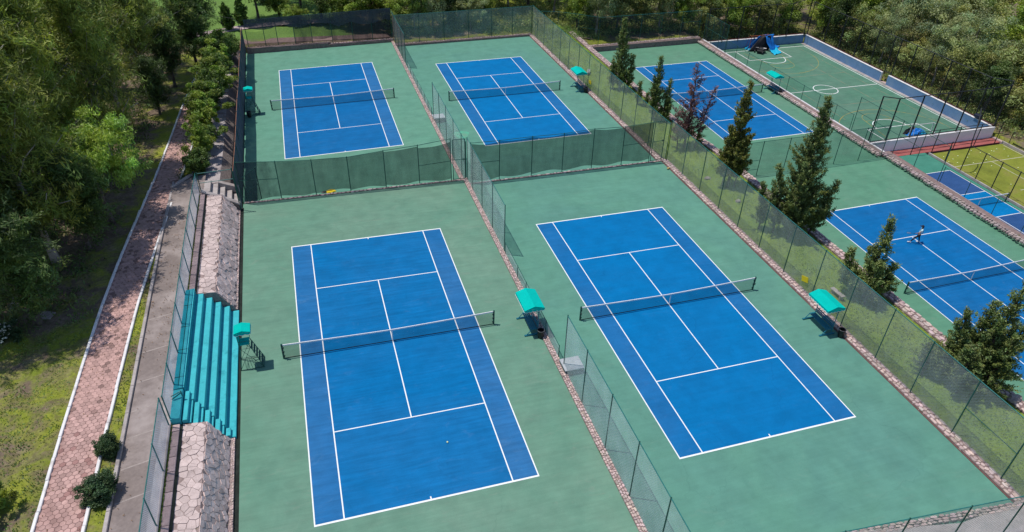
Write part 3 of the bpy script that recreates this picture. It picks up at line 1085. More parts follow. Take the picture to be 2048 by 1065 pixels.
def embankment(label, y0, y1, seed, cell_top=.42, cell_sl=.42, topz=1.90, foot=-9.26):
    zb = PA.z(-9, (y0 + y1) / 2) + .06
    t = thing('stone_embankment', label, 'embankment', (-10, y0, zb))
    o = t.location
    prof = [(-11.10, topz + .03), (-10.05, topz - .06), (foot, zb + .05), (-9.02, zb), (-9.02, zb - .7), (-11.10, zb - .7)]
    b = MB(o)
    b.add([(x, y0, z) for x, z in prof] + [(x, y1, z) for x, z in prof],
          [(0, 1, 2, 3, 4, 5)[::-1], (6, 7, 8, 9, 10, 11)] + [(i, i + 6, (i + 1) % 6 + 6, (i + 1) % 6) for i in range(6)])
    b.build('mortar_bed', MORTAR_L, t)
    k = 0
    r = random.Random(seed)

    def face(pa, pb, cell, mat, th):
        nonlocal k
        a, c = Vector((pa[0], 0, pa[1])), Vector((pb[0], 0, pb[1]))
        u = (c - a)
        wd = u.length
        u.normalize()
        nn = Vector((-u.z, 0, u.x))
        if nn.z < 0:
            nn = -nn
        for poly in voronoi_cells(wd, y1 - y0, cell, seed + int(cell * 100)):
            poly = shrink(poly, r.uniform(.008, .020))
            hh = r.uniform(th * .5, th * 1.3)
            base, top = [], []
            tx, ty = r.uniform(-.02, .02), r.uniform(-.02, .02)
            for (s, q) in poly:
                p = a + u * s + Vector((0, y0 + q, 0))
                base.append(p - nn * .02)
                top.append(p + nn * (hh + tx * (s - poly[0][0]) + ty * (q - poly[0][1])))
            m = len(poly)
            ctr = sum(base, Vector()) / m
            qd = MB(ctr)
            cap = [v + (ctr - v) * .05 for v in top]
            qd.add(base + top, [(i, (i + 1) % m, m + (i + 1) % m, m + i) for i in range(m)] + [tuple(range(m, 2 * m))])
            ob = link('stone', qd.mesh('stone', mat), t, ctr - o)
            k += 1
    face(prof[0], prof[1], cell_top, STONE, .035)
    face(prof[1], prof[2], cell_sl, STONE_LIFTED, .05)
    # rough pebble row at the foot and weeds
    b, cl = MB(o), []
    rubble_line(b, cl, (-9.02, y0), (-9.02, y1), -9.02 - foot, lambda x, y: zb + .01, 3 if foot < -9.2 else 1, .09, .2, .01, .05, seed)
    me = b.mesh('pebbles', RUBBLE)
    tint_mesh(me, cl)
    link('pebbles', me, t, kind='stuff')
    return t


embankment('crazy paved stone bank at the near end of the teal bleacher', -14.0, -5.62, 101, .31, .30)
embankment('crazy paved stone bank between the teal bleacher and the concrete steps', 5.28, 17.9, 102, .37, .36, foot=-9.14)


def bleacher():
    y0, y1 = -5.54, 5.22
    t = thing('bleacher', 'teal painted stepped concrete bleacher above the nearest left court', 'bleacher', (-9, 0, .2))
    o = t.location
    xs = [-8.96, -9.43, -9.86, -10.28, -10.71, -11.12, -11.64]
    zs = [.26, .71, 1.15, 1.57, 1.96, 2.40]
    ends = [-5.50, -4.95, -4.60, -4.25, -3.95, -3.45]
    for i in range(6):
        b = MB(o)
        x1 = xs[i]
        x0 = xs[i + 1] - (.10 if i < 5 else 0)
        b.box(((x0 + x1) / 2, (ends[i] + y1) / 2, (zs[i] - .5) / 2 + 0), (x1 - x0, y1 - ends[i], zs[i] + .5), bev=.02)
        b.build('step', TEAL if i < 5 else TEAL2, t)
    # light nosing of the top tier and hairline joints
    b = MB(o)
    b.box((-11.24, (ends[5] + y1) / 2, 2.405), (.24, y1 - ends[5], .02))
    b.build('top_edge', TEAL, t)
    b = MB(o)
    for y in (-2.6, -.4, 1.6, 3.6):
        b.box((-11.39, y, 2.414), (.50, .025, .008))
    b.box((-11.40, .9, 2.414), (.02, 8.2, .009))
    b.build('joint', DRAIN, t)
    # half-height aisle steps at the near end
    for i in range(5):
        xa, xb = xs[i + 1] - .02, xs[i + 1] + .22
        b = MB(o)
        z = (zs[i] + zs[i + 1]) / 2 - .02
        b.box(((xa + xb) / 2 + .02, (y0 + ends[i + 1]) / 2 - .02, (z - .5) / 2), (xb - xa, ends[i + 1] - y0 - .05, z + .5), bev=.015)
        b.build('aisle_step', TEAL, t)
        b = MB(o)
        b.box(((xs[i + 1] + xs[i + 2]) / 2 - .02 if i < 5 else 0, (y0 + ends[i + 1]) / 2 - .01, (zs[i + 1] - .55) / 2), (abs(xs[i + 1] - xs[i + 2]) - .06, ends[i + 1] - y0 - .03, zs[i + 1] + .45))
        b.build('aisle_tread', TEAL, t)
    b = MB(o)
    b.box((-11.42, -4.5, 1.06), (.44, 2.05, 2.1), bev=.02)
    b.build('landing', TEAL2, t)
    b = MB(o)
    b.tube((-11.62, -4.2, 2.42), (-11.15, -4.05, 2.62), .03)
    b.tube((-11.62, -4.2, 2.62), (-11.15, -4.05, 2.72), .03)
    b.tube((-11.15, -4.05, 2.38), (-11.15, -4.05, 2.75), .03)
    b.build('hand_rail', STEEL_T, t)


bleacher()

# drain along the court edge
b = MB((-8.9, 0, 0))
for (x0, x1, P, y0, y1, dz) in ((-9.04, -8.76, PA, -15, 18.4, -.06),):
    b.add([(x0, y0, P.z(-8.8, y0) + dz), (x1, y0, P.z(-8.8, y0) + dz), (x1, y1, P.z(-8.8, y1) + dz), (x0, y1, P.z(-8.8, y1) + dz)], [(0, 1, 2, 3)])
b.build('drain', DRAIN, kind='structure', label='dark mouldy drain gutter along the left edge of the nearest court')

# paver row, gutter and kerb along the top of the bank
t = thing('paver_row', 'row of pink pavers along the top of the stone bank', 'pavers', (-11.4, 0, 2.1))
for (ya, yb) in ((-14.0, -5.62), (5.28, 18.2)):
    y = ya
    r = random.Random(int(ya * 3))
    while y < yb - .1:
        l = min(r.uniform(.5, 1.1), yb - y)
        b = MB(t.location)
        b.box((-11.40, y + l / 2, 1.98 + r.uniform(-.008, .008)), (.34, l - .025, .12), bev=.012)
        b.build('paver', PINK, t)
        y += l
b = MB((-11.17, 0, 2))
for (ya, yb) in ((-14.0, -5.62), (5.28, 18.2)):
    b.box((-11.165, (ya + yb) / 2, 1.6), (.12, yb - ya, .70))
    b.box((-11.40, (ya + yb) / 2, 1.6), (.37, yb - ya, .6))
b.build('gutter', DRAIN, kind='structure', label='dark gutter between pink pavers and crazy paving')
b = MB((-11.85, 0, 2.1))
y = -15
b.box((-11.85, 1.4, 2.10), (.46, 33.0, .16), bev=.02)
tagged(b.build('fence_footing', CONC), 'pale concrete footing under the blue grey wire fence above the bleacher', 'footing')
b = MB((-12.8, 0, 2.1))
vs, fs = [], []
for y in np.arange(-30, 20.6, 2):
    vs += [(-13.62, y, 2.115 - 0 * y), (-12.05, y, 2.115)]
ptsA = [(-13.62, 20.4), (-13.62, 18), (-12.05, 18), (-12.05, 20.4)]
b.add([(-13.62, -34, 2.125), (-12.06, -34, 2.125), (-12.06, 10, 2.125), (-13.62, 10, 2.125), (-12.06, 17.9, 2.03), (-13.62, 19.6, 2.0), (-11.35, 17.9, 2.03), (-11.35, 21.2, 1.95), (-12.2, 21.6, 1.93)],
      [(0, 1, 2, 3), (3, 2, 4, 5), (4, 6, 7, 8, 5)])
b.build('asphalt_path', ASPH, kind='structure', label='worn brown asphalt walkway outside the blue grey fence')
b = MB((-12.8, 0, 2.13))
for y in (-12.0, -9.9, -8.0, -6.1, -4.3, -2.2, .2, 3.1):
    b.add([(-13.55, y, 2.130), (-12.1, y + .35, 2.130), (-12.1, y + .42, 2.130), (-13.55, y + .09, 2.130)], [(0, 1, 2, 3)])
b.build('path_joint', mk('joint_pale', (.33, .28, .26), .2, 3, .9), kind='structure', label='pale worn joints across the asphalt walkway')
t = thing('path_kerb', 'dark concrete kerb along the left side of the asphalt walkway', 'kerb', (-13.72, 0, 2.1))
y = -20.0
while y < 19.5:
    l = 1.95
    zz = float(left_z(y + 1))
    b = MB(t.location)
    b.box((-13.72, y + l / 2, zz + .04), (.17, l - .02, .26), bev=.015)
    b.build('kerb_block', CONC, t)
    y += l
for (p, q) in (((-13.7, 19.6), (-12.75, 21.0)), ((-12.75, 21.0), (-11.9, 22.2))):
    d = Vector(q) - Vector(p)
    b = MB(t.location)
    b.box(((p[0] + q[0]) / 2, (p[1] + q[1]) / 2, 1.98), (d.length, .17, .3), rz=math.atan2(d.y, d.x), bev=.015)
    b.build('kerb_block', CONC, t)
# walkway beyond the steps, in front of the hedge, and its rough stone bank
b = MB((-10.8, 40, 1))
vs = []
ysw = [20.2, 24, 28, 33, 38, 44, 50, 56, 59.7]
for y in ysw:
    z = float(left_z(y)) + .02
    vs += [(-11.6, y, z), (-10.35, y, z - .03), (-9.75, y, z - .55 - .25), (-9.22, y, PC.z(-9, y) - .05), (-9.22, y, -2.2), (-11.6, y, -2.2)]
fs, fm = [], []
for j in range(len(ysw) - 1):
    for i in range(5):
        fs.append((j * 6 + i, j * 6 + i + 1, j * 6 + 7 + i, j * 6 + 6 + i))
fs.append((0, 5, 4, 3, 2, 1))
b.add(vs, fs)
b.m = [(0 if i % 5 == 0 else 1) for i in range(len(fs))]
b.build('walkway_bank', [mk('walkway_concrete', (.42, .37, .37), .2, .8, .9, .15, .3, stain=((.15, .12, .12), .8, .48, .66)), mk('bank_cobble', (.26, .215, .20), .35, 6, .95, .1, .9)], kind='structure',
        label='concrete walkway with rough stone bank left of the navy windscreen')

# concrete steps down to the courts
t = thing('stone_steps', 'concrete steps with side kerb between walkway and far left courts', 'steps', (-10.3, 18.2, 1))
tops = [(-11.35, -10.9, 2.03), (-10.9, -10.45, 1.68), (-10.45, -10.0, 1.33), (-10.0, -9.55, .98), (-9.55, -9.1, .63)]
for x0, x1, z in tops:
    b = MB(t.location)
    b.box(((x0 + x1) / 2, 19.25, (z - .8) / 2), (x1 - x0 + .015, 1.8, z + .8), bev=.015)
    b.build('step', CONC, t)
b = MB(t.location)
b.prism([(-11.45, 17.98, -.6), (-8.98, 17.98, -.6), (-8.98, 17.98, .72), (-11.45, 17.98, 2.18)], (0, .3, 0))
b.build('side_wall', mk('side_wall_dark', (.20, .15, .14), .3, 4, .95, .1, .5), t)
b = MB(t.location)
b.prism([(-11.5, 17.92, 2.18), (-8.95, 17.92, .72), (-8.95, 17.92, .84), (-11.5, 17.92, 2.30)], (0, .42, 0))
b.build('side_coping', CONC, t)
b = MB(t.location)
b.prism([(-10.45, 20.15, 1.25), (-9.05, 20.15, .6), (-9.05, 20.15, 1.1), (-10.45, 20.15, 1.75)], (0, .4, 0))
b.build('far_coping', CONC, t)

# hexagon tile path with white kerbs
CP = [(-34, -15.7), (-14, -15.62), (-5, -15.56), (2, -15.42), (5, -15.32), (11, -14.95), (15, -14.66), (20, -14.38), (28, -13.98), (36, -13.5), (48, -12.9), (60, -12.4)]


def path_x(y):
    return float(np.interp(y, [c[0] for c in CP], [c[1] for c in CP]))


t = thing('hex_path', 'pinkish hexagon tiled footpath between white kerbs', 'footpath', (-15.5, 0, 2.1))
del t['category']
t['kind'] = 'structure'
o = t.location
hw = .94
b = MB(o)
ysb = list(np.arange(-34, 61, 3.0))
vs = []
for y in ysb:
    z = float(left_z(y)) + .03
    vs += [(path_x(y) - hw, y, z), (path_x(y) + hw, y, z)]
b.add(vs, [(2 * i, 2 * i + 1, 2 * i + 3, 2 * i + 2) for i in range(len(ysb) - 1)])
b.build('path_bed', HEXBED, t)
hr = .150
hexm, hexd = [], []
for mt, lst in ((HEX, hexm), (HEX_D, hexd)):
    for v in range(1):
        q = MB()
        ring = [(hr * .955 * math.cos(R(60 * i + 30)), hr * .955 * math.sin(R(60 * i + 30))) for i in range(6)]
        vs = [(x, y, -.03) for x, y in ring] + [(x, y, .022) for x, y in ring] + [(x * .93, y * .93, .03) for x, y in ring]
        fs = [(i, (i + 1) % 6, 6 + (i + 1) % 6, 6 + i) for i in range(6)] + [(6 + i, 6 + (i + 1) % 6, 12 + (i + 1) % 6, 12 + i) for i in range(6)] + [tuple(range(12, 18))]
        q.add(vs, fs)
        lst.append(q.mesh('hex_tile', mt))
dx, dy = hr * math.sqrt(3), hr * 1.5
tiles = []
r = random.Random(4)
j = 0
y = -13.0
while y < 58:
    xc = path_x(y)
    k0 = -hw + (dx / 2 if j % 2 else 0)
    x = k0
    while x <= hw + .01:
        if abs(x) < hw - .04:
            tiles.append((xc + x, y))
        x += dx
    y += dy
    j += 1
rest = MB(o)
restc = []
for i, (x, y) in enumerate(tiles):
    z = float(left_z(y)) + .04 + r.uniform(-.006, .006)
    dk = r.random() < .09 + .5 * max(0, math.sin(y * .31 + 1.2) - .86)
    if i < 298:
        ob = link('hex_tile', (hexd if dk else hexm)[0], t, Vector((x, y, z)) - o)
        ob.rotation_euler = (r.uniform(-.02, .02), r.uniform(-.02, .02), r.choice(range(6)) * R(60))
    else:
        ring = [(x + hr * .955 * math.cos(R(60 * q + 30)), y + hr * .955 * math.sin(R(60 * q + 30))) for q in range(6)]
        rest.add([(a, c, z - .03) for a, c in ring] + [(a, c, z + .025) for a, c in ring], [(q, (q + 1) % 6, 6 + (q + 1) % 6, 6 + q) for q in range(6)] + [(6, 7, 8, 9, 10, 11)])
        g = (.5 if dk else r.uniform(.82, 1.15))
        restc += [(g, g * .98, g * .97, 1)] * 12
me = rest.mesh('hex_tiles', mk('hex_tile_far', (0.47, 0.300, 0.270), .10, 3, .85, .2, .3, tint=True))
tint_mesh(me, restc)
link('hex_tiles', me, t, kind='stuff')
for sgn in (-1, 1):
    y = -20.0
    r = random.Random(9 + sgn)
    while y < 58:
        l = r.uniform(1.2, 2.4)
        a, c = Vector((path_x(y) + sgn * (hw + .075), y)), Vector((path_x(y + l) + sgn * (hw + .075), y + l))
        d = c - a
        m = (a + c) / 2
        b = MB(o)
        z = float(left_z(m.y)) + .03
        b.box((m.x + r.uniform(-.012, .012), m.y, z + r.uniform(-.01, .01)), (.145, d.length - .015, .2), rz=-math.atan2(d.x, d.y), bev=.02)
        b.build('kerb_stone', CONC_W, t)
        y += l


# ------------------------------------------------------------------ fences
def fence(label, pts, h, steel=STEEL, panels=None, r_=.034, top=True, mids=(), cat='fence', name='fence', bulge=.04, group=None, bottom=None, rail=None, skip=()):
    """pts: (x, y, ground z) of every post; h: height or list; panels: (material, low share, high share) for all bays or a list per bay"""
    o = Vector(pts[0])
    t = thing(name, label, cat, o, group)
    hs = h if isinstance(h, (list, tuple)) else [h] * len(pts)
    cache = {}
    rr = random.Random(len(pts) * 7 + int(o.x * 3 + o.y))
    for p, hh in zip(pts, hs):
        b = MB(p)
        b.tube((p[0], p[1], p[2] - .15), (p[0], p[1], p[2] + hh + .03), r_, r_, 8)
        b.tube((p[0], p[1], p[2] + hh + .03), (p[0], p[1], p[2] + hh + .07), r_ * 1.25, r_ * .6, 8)
        key = round(hh, 3)
        if key not in cache:
            cache[key] = b.mesh('post', steel)
        link('post', cache[key], t, Vector(p) - o)
    n = len(pts)
    if top:
        b = MB(o)
        for i in range(n - 1):
            if i in skip:
                continue
            b.tube((*pts[i][:2], pts[i][2] + hs[i]), (*pts[i + 1][:2], pts[i + 1][2] + hs[i + 1]), r_ * .72, n=6)
        b.build('top_rail', rail or steel, t)
    for i, f in mids:
        b = MB(o)
        b.tube((*pts[i][:2], pts[i][2] + hs[i] * f), (*pts[i + 1][:2], pts[i + 1][2] + hs[i + 1] * f), r_ * .7, n=6)
        b.build('mid_rail', steel, t)
    if bottom:
        b = MB(o)
        for i in range(n - 1):
            if i in skip:
                continue
            b.tube((*pts[i][:2], pts[i][2] + bottom), (*pts[i + 1][:2], pts[i + 1][2] + bottom), .012, n=5)
        b.build('tension_wire', steel, t)
    for i in range(n - 1):
        if not panels or i in skip:
            continue
        pl = panels[i] if isinstance(panels, list) else panels
        if pl is None:
            continue
        mat, lo, hi = pl
        p, q = Vector(pts[i]), Vector(pts[i + 1])
        d = q - p
        nr = Vector((-d.y, d.x, 0)).normalized()
        nu, nv = 14, 7
        V, F = [], []
        ph = rr.uniform(0, 6)
        sag = rr.uniform(0.3, 1.0)
        for a in range(nu + 1):
            for c in range(nv + 1):
                s, v = a / nu, c / nv
                hh = hs[i] * (1 - s) + hs[i + 1] * s
                loz = lo + .025 * math.sin(5 * s + ph) * (lo > .03)
                hiz = hi - (0 if hi > .985 else .05 * sag * math.sin(math.pi * s))
                z = hh * (loz + (hiz - loz) * v)
                off = bulge * math.sin(math.pi * s) * math.sin(math.pi * min(1, v * .9 + .05)) * math.sin(ph + 3 * s + 2 * v) + bulge * .5 * math.sin(13 * s + ph + 3 * v) * math.sin(math.pi * min(1, v + .08)) + bulge * .3 * math.sin(23 * s - 5 * v + 2 * ph) * v * (1 - v) * 3
                V.append(p + d * s + nr * off + Vector((0, 0, z)) - o)
        for a in range(nu):
            for c in range(nv):
                k = a * (nv + 1) + c
                F.append((k, k + nv + 1, k + nv + 2, k + 1))
        me = bpy.data.meshes.new('mesh_panel')
        me.from_pydata(V, [], F)
        me.materials.append(mat)
        me.polygons.foreach_set('use_smooth', [True] * len(F))
        link('mesh_panel', me, t)
    return t


def zA(x, y): return PA.z(x, y) + .07
# A|B divider: near, low middle, far
fence('pale netted fence between the two nearest courts, near half', [(9.34, y, zA(9, y)) for y in (-4.9, -7.85, -11.15, -14.2, -17.3, -20.4)], 3.95, STEEL, (MESH_PALE, .02, 1.0), rail=STEEL_T)
fence('waist-high wire fence behind the bench between the two nearest courts', [(9.34, y, zA(9, y)) for y in (-4.0, -1.62, .45, 2.45, 4.35, 7.3)], .92, STEEL, (MESH_PALE, .03, 1.0), r_=.028)
fence('pale netted fence between the two nearest courts, far half', [(9.34, y, zA(9, y)) for y in (7.6, 10.85, 13.95, 17.0, 18.75)], [3.88, 3.88, 3.88, 3.88, 3.88], STEEL, (MESH_PALE, .02, 1.0), rail=STEEL_T)
def zC(x, y): return PC.z(x, y) + .07
fence('pale netted fence dividing the two far left courts, near half', [(9.34, y, zC(9, y)) for y in (19.3, 20.9, 24.0, 27.1, 30.2, 33.2)], 3.92, STEEL, (MESH_PALE, .02, 1.0), rail=STEEL_T, mids=((0, .45),))
fence('waist-high wire fence between the two far left courts', [(9.34, y, zC(9, y)) for y in (34.3, 36.1, 38.0, 40.0, 42.2, 44.4, 46.6, 48.6)], .86, STEEL, (MESH_PALE, .03, 1.0), r_=.026)
fence('pale netted fence dividing the two far left courts, far half', [(9.34, y, zC(9, y)) for y in (49.8, 52.4, 55.0, 57.5, 59.7)], 3.7, STEEL, (mesh_mat('shade_net_pinkish', (.20, .185, .19), .46, .15), .02, 1.0), rail=STEEL_T)
# cross fences with green windscreen
pts = [(x, 18.98, PA.z(x, 19) + .05) for x in (-8.8, -5.9, -3.2, -.45, 2.45, 5.25, 7.98)]
fence('green windscreen fence across the near end of the far left court', pts, [3.55, 3.3, 3.15, 3.1, 3.35, 3.55, 3.85], STEEL,
      [(MESH_DARK, .05, 1), (MESH_GREEN, .06, .99), (MESH_GREEN, .08, .99), (MESH_GREEN, .06, .99), (MESH_GREEN, .06, .97), (MESH_GREEN, .05, .93)], mids=((0, .55), (5, .48)), bottom=.03, bulge=.11)
fence('green windscreen fence across the near end of the far court with the paint blotch', [(x, 18.6, PB.z(x, 18.6) + .05) for x in (9.6, 12.1, 15.0, 17.85, 20.65, 23.55, 26.3)], [3.75, 3.7, 3.75, 3.72, 3.85, 3.75, 3.9], STEEL,
      [(MESH_GREEN, .06, .98)] + [(MESH_GREEN, .08, .985)] * 4 + [(MESH_GREEN, .08, .99)], mids=((0, .5), (5, .52)), bottom=.03, bulge=.10)
# small gates
def gate(label, p, q, h, mat):
    t = thing('gate', label, 'gate', p)
    o = Vector(p)
    b = MB(o)
    for f in (0, 1):
        c = Vector(p).lerp(Vector(q), f)
        b.tube(c, c + Vector((0, 0, h)), .035)
    for z in (.06, h * .5, h):
        b.tube(Vector(p) + Vector((0, 0, z)), Vector(q) + Vector((0, 0, z)), .026)
    b.build('gate_frame', STEEL, t)
    b = MB(o)
    P0, P1 = Vector(p), Vector(q)
    b.add([P0 + Vector((0, 0, .06)), P1 + Vector((0, 0, .06)), P1 + Vector((0, 0, h)), P0 + Vector((0, 0, h))], [(0, 1, 2, 3)])
    b.build('mesh_panel', mat, t)
    b = MB(o)
    c = P0.lerp(P1, .9) + Vector((0, 0, h * .5))
    b.box(c, (.06, .06, .16), bev=.01)
    b.build('latch', BLACK, t)


gate('wire gate at the right end of the middle green windscreen', (26.45, 18.6, -.38), (27.6, 18.68, -.38), 3.85, MESH_THIN)
gate('wire gate between the green windscreens beside the pale netted fence', (8.15, 19.0, 0.02), (9.2, 19.0, 0.0), 3.7, MESH_THIN)
gate('open wire gate leaf behind the left end of the green windscreen', (-8.55, 19.6, -.7), (-7.6, 21.2, -.75), 2.9, MESH_THIN)
# right netted fence along B and D
def zB(y): return PB.z(27.9, y) + .1
def zD(y): return PD.z(27.9, y) + .1
yb = [18.5, 15.5, 12.45, 9.35, 6.45, 3.45, .3, -2.85, -5.95, -9.15, -12.1, -15.2, -18.4, -21.3]
fence('tall grey shade-netted fence beside the nearest right court', [(28.06, y, zB(y)) for y in yb], 3.88, STEEL, [(MESH_GREY2 if i < 8 else MESH_GREY, .02, 1) for i in range(13)], rail=STEEL_T, mids=((11, .5),), bulge=.05)
yd = [58.2, 56.0, 53.3, 50.1, 47.2, 44.2, 41.0, 37.9, 34.85, 31.85, 28.7, 25.6, 22.3, 18.72]
fence('tall grey shade-netted fence beside the far court with the paint blotch', [(28.06, y, zD(y)) for y in yd], 3.85, STEEL, (MESH_GREY2, .02, 1), rail=STEEL_T, mids=((0, .5),), bulge=.05)
# far fences of C, D, E
fence('dark netted fence along the far end of the far left court', [(x, 59.62, PC.z(x, 59.6) + .45 - .02 * (x + 9)) for x in (-8.7, -6.6, -5.1, -3.0, -.9, 1.6, 4.2, 6.7, 9.2)], [3.55, 3.6, 3.65, 3.7, 3.8, 3.85, 3.9, 3.95, 4.0], STEEL,
      [(MESH_THIN, .0, .62), (MESH_THIN, 0, .7), (MESH_THIN, 0, .7), (MESH_DARK, .1, .98), (MESH_DARK, .2, .98), (MESH_DARK, .1, .98), (MESH_DARK, .03, 1), (MESH_DARK, .02, 1)], r_=.04, rail=STEEL_T)
t = thing('windscreen_cloth', 'sagging dark cloth band along the top of the far left fence', 'cloth', (-8.7, 59.55, 1.5))
V, F = [], []
for i in range(25):
    x = -8.7 + 17.9 * i / 24
    d = .9 + .5 * abs(math.sin(i * .55)) + (.4 if i > 14 else 0)
    for j in range(5):
        V.append((x + 8.7, .06 * math.sin(i * 1.7 + j), 1.55 + .015 * i - d * j / 4))
for i in range(24):
    for j in range(4):
        k = i * 5 + j
        F.append((k, k + 5, k + 6, k + 1))
me = bpy.data.meshes.new('cloth')
me.from_pydata(V, [], F)
me.materials.append(mesh_mat('cloth_dark', (.060, .064, .078), .82, .25))
link('cloth', me, t)
fence('wire fence in front of the shrubs behind the court with the paint blotch', [(x, 58.35, PD.z(x, 58.3) + .1) for x in (9.4, 12.6, 15.9, 19.2, 22.4, 25.3, 28.0)], 3.75, STEEL, (MESH_GREY2, .02, 1), mids=((0, .55), (5, .55)), rail=STEEL_T)
fence('wire fence on the rubble wall at the far end of the low court', [(x, 57.75 + (28.9 - min(28.9, x)) * 0, float(np.interp(x, [28, 34, 37, 54], [-.9, -2.0, -2.9, -2.9]))) for x in (28.4, 31.6, 34.6, 37.8, 41.0, 44.2, 47.4, 50.6, 53.6)], [3.3, 3.6, 3.7, 3.8, 3.8, 3.8, 3.8, 3.8, 3.8], STEEL, (MESH_THIN, .02, 1), mids=((2, .55), (7, .6)), rail=STEEL_T)
# E | F cross fence and wall-top fences towards futsal and pickleball courts
fence('see-through wire fence across the middle of the two low courts', [(x, 18.6, PE.z(x, 18.6)) for x in (34.2, 35.4, 38.4, 41.4, 44.4, 47.35, 50.32, 53.1)], 3.9, STEEL, (mesh_mat('wire_mesh_green', (.03, .11, .085), .30, .12), .02, .99), mids=((1, .5), (1, .25), (6, .5)), bottom=.04)
ze = -3.27
fence('tall wire fence on the white-edged wall at the far corner of the low court', [(54.3, y, ze) for y in (57.3, 55.2, 53.3, 51.4)], 3.8, STEEL, (MESH_THIN, .02, 1), mids=((0, .5), (1, .5), (2, .5)))
fence('low wire fence on the white-edged wall beside the futsal court', [(54.3, y, ze) for y in (51.2, 48.6, 45.7, 42.8, 39.8, 36.8, 33.8, 30.8, 27.8, 25.0)], 1.84, STEEL, (mesh_mat('wire_mesh_lite', (.035, .08, .07), .12, .06), .02, 1), r_=.03)
fence('tall wire fence on the grey wall beside the red floor', [(54.3, y, ze) for y in (24.7, 21.7, 18.4, 15.4, 12.3)], 3.92, STEEL, (MESH_FINE, .02, 1), mids=((0, .6), (1, .6), (2, .6)))
fence('low wire fence on the grey wall beside the pickleball court', [(54.5, y, -3.35) for y in (12.2, 9.2, 6.1, 3.0, 0)], 1.9, STEEL, (MESH_FINE, .02, 1), r_=.03)
# futsal cage
zt = -3.7
cage = dict(steel=STEEL_B, r_=.072)
fence('tall black fence along the far end of the futsal court', [(x, 57.15, zt) for x in (54.6, 57.4, 60.1, 62.9, 65.7, 68.45, 71.6)], [4.85] * 6 + [5.5], panels=(MESH_FINE, .02, .98), mids=(), **cage)
fence('tall black fence along the right side of the futsal court', [(72.15, y, zt) for y in (57.1, 53.1, 49.8, 46.5, 43.2, 40.25, 39.05, 36.45, 33.65, 30.8, 27.9, 25.1, 22.4)], [4.85] * 12 + [5.4], panels=(MESH_FINE, .02, .98), mids=((5, .06),), **cage)
fence('tall black fence along the near end of the futsal court', [(x, 22.3, zt) for x in (54.7, 57.0, 60.2, 63.4, 66.6, 69.6, 72.1)], [5.35, 4.9, 4.9, 4.9, 4.9, 4.9, 5.0], panels=(MESH_FINE, .02, .98), **cage)
fence('black post fence between pickleball court and grass court', [(61.68, y, -4.85) for y in (16.1, 14.15, 12.15, 10.1, 8.0, 6.0, 4.0)], 3.0, STEEL_B, (MESH_FINE, .02, 1), r_=.05)
fence('low dark fence between grass court and pink path', [(72.1, y, -4.6) for y in (19.8, 16.5, 13.2, 9.9, 6.6)], 1.4, STEEL_B, (MESH_FINE, .02, 1), r_=.04)
fence('short black fence in front of the white outer futsal wall', [(x, 20.75, -4.88) for x in (59.5, 62.4, 65.3, 68.2, 71.2)], 2.6, STEEL_B, (MESH_FINE, .02, 1), r_=.045)
# near right corner fence
fence('wire fence in the bottom right corner of the picture', [(x, -20.25 - .08 * (x - 16), -.35) for x in (10.0, 13.0, 16.1, 19.2, 22.3, 25.3, 28.4)], 3.2, STEEL, (MESH_PALE, .02, 1), rail=STEEL_T)
# left low fence above the bank
yl = [18.3, 15.65, 13.05, 10.05, 7.4, 4.75, 1.95, -.6, -3.1, -5.45]
fence('low blue grey wire fence above the crazy paving and bleacher', [(-11.62, y, float(left_z(y)) + .05) for y in yl], 1.72, STEEL_T, (MESH_BLUE, .03, 1), rail=STEEL_T)
fence('low blue grey wire fence above the bank at the bottom left', [(-11.70, y, 2.15) for y in (-5.7, -8.55, -11.5, -14.5, -17.5)], 1.85, STEEL_T, (MESH_BLUE, .03, 1), rail=STEEL_T)
# navy windscreen left of court C
yn = [19.3, 22.3, 25.5, 28.7, 31.9, 35.1, 38.3, 41.5, 44.7, 47.9, 51.1, 54.3, 57.4, 59.6]
fence('dark navy windscreen fence along the left side of the far left court', [(-9.1, y, PC.z(-9, y)) for y in yn], [3.9, 3.75] + [3.6] * 4 + [3.4] * 4 + [3.2] * 4, STEEL, (MESH_NAVY, .10, .99), bulge=.10, rail=RUST)
# fence frame over the steps
t = thing('step_gate', 'open teal rail frame over the concrete steps', 'gate', (-11.4, 18.0, 2.1))
b = MB(t.location)
b.tube((-11.45, 18.0, 2.1), (-11.45, 18.0, 3.85), .035)
b.build('gate_post', STEEL, t)
b = MB(t.location)
b.tube((-9.0, 18.0, .3), (-9.0, 18.0, 3.9), .04)
b.build('gate_post', STEEL, t)
for z in (3.75, 2.95):
    b = MB(t.location)
    b.tube((-11.45, 18.0, z), (-9.0, 18.0, z + .05), .026)
    b.build('rail', STEEL_T, t)
# rear wire fence beside path at back left corner
fence('thin wire fence across the lawn behind the navy windscreen', [(-9.4, 60.4, .0), (-10.2, 62.2, .0), (-11.5, 63.2, 0), (-14, 64.0, 0)], 2.6, STEEL_B, None, r_=.03)


# ------------------------------------------------------------------ futsal walls
def wall_box(name, label, parts):
    c = parts[0][0]
    t = thing(name, label, 'wall', (c[0], c[1], -4.9))
    for (cc, d, mat, nm) in parts:
        b = MB(t.location)
        b.box(cc, d, bev=.01)
        b.build(nm, mat, t)
    return t


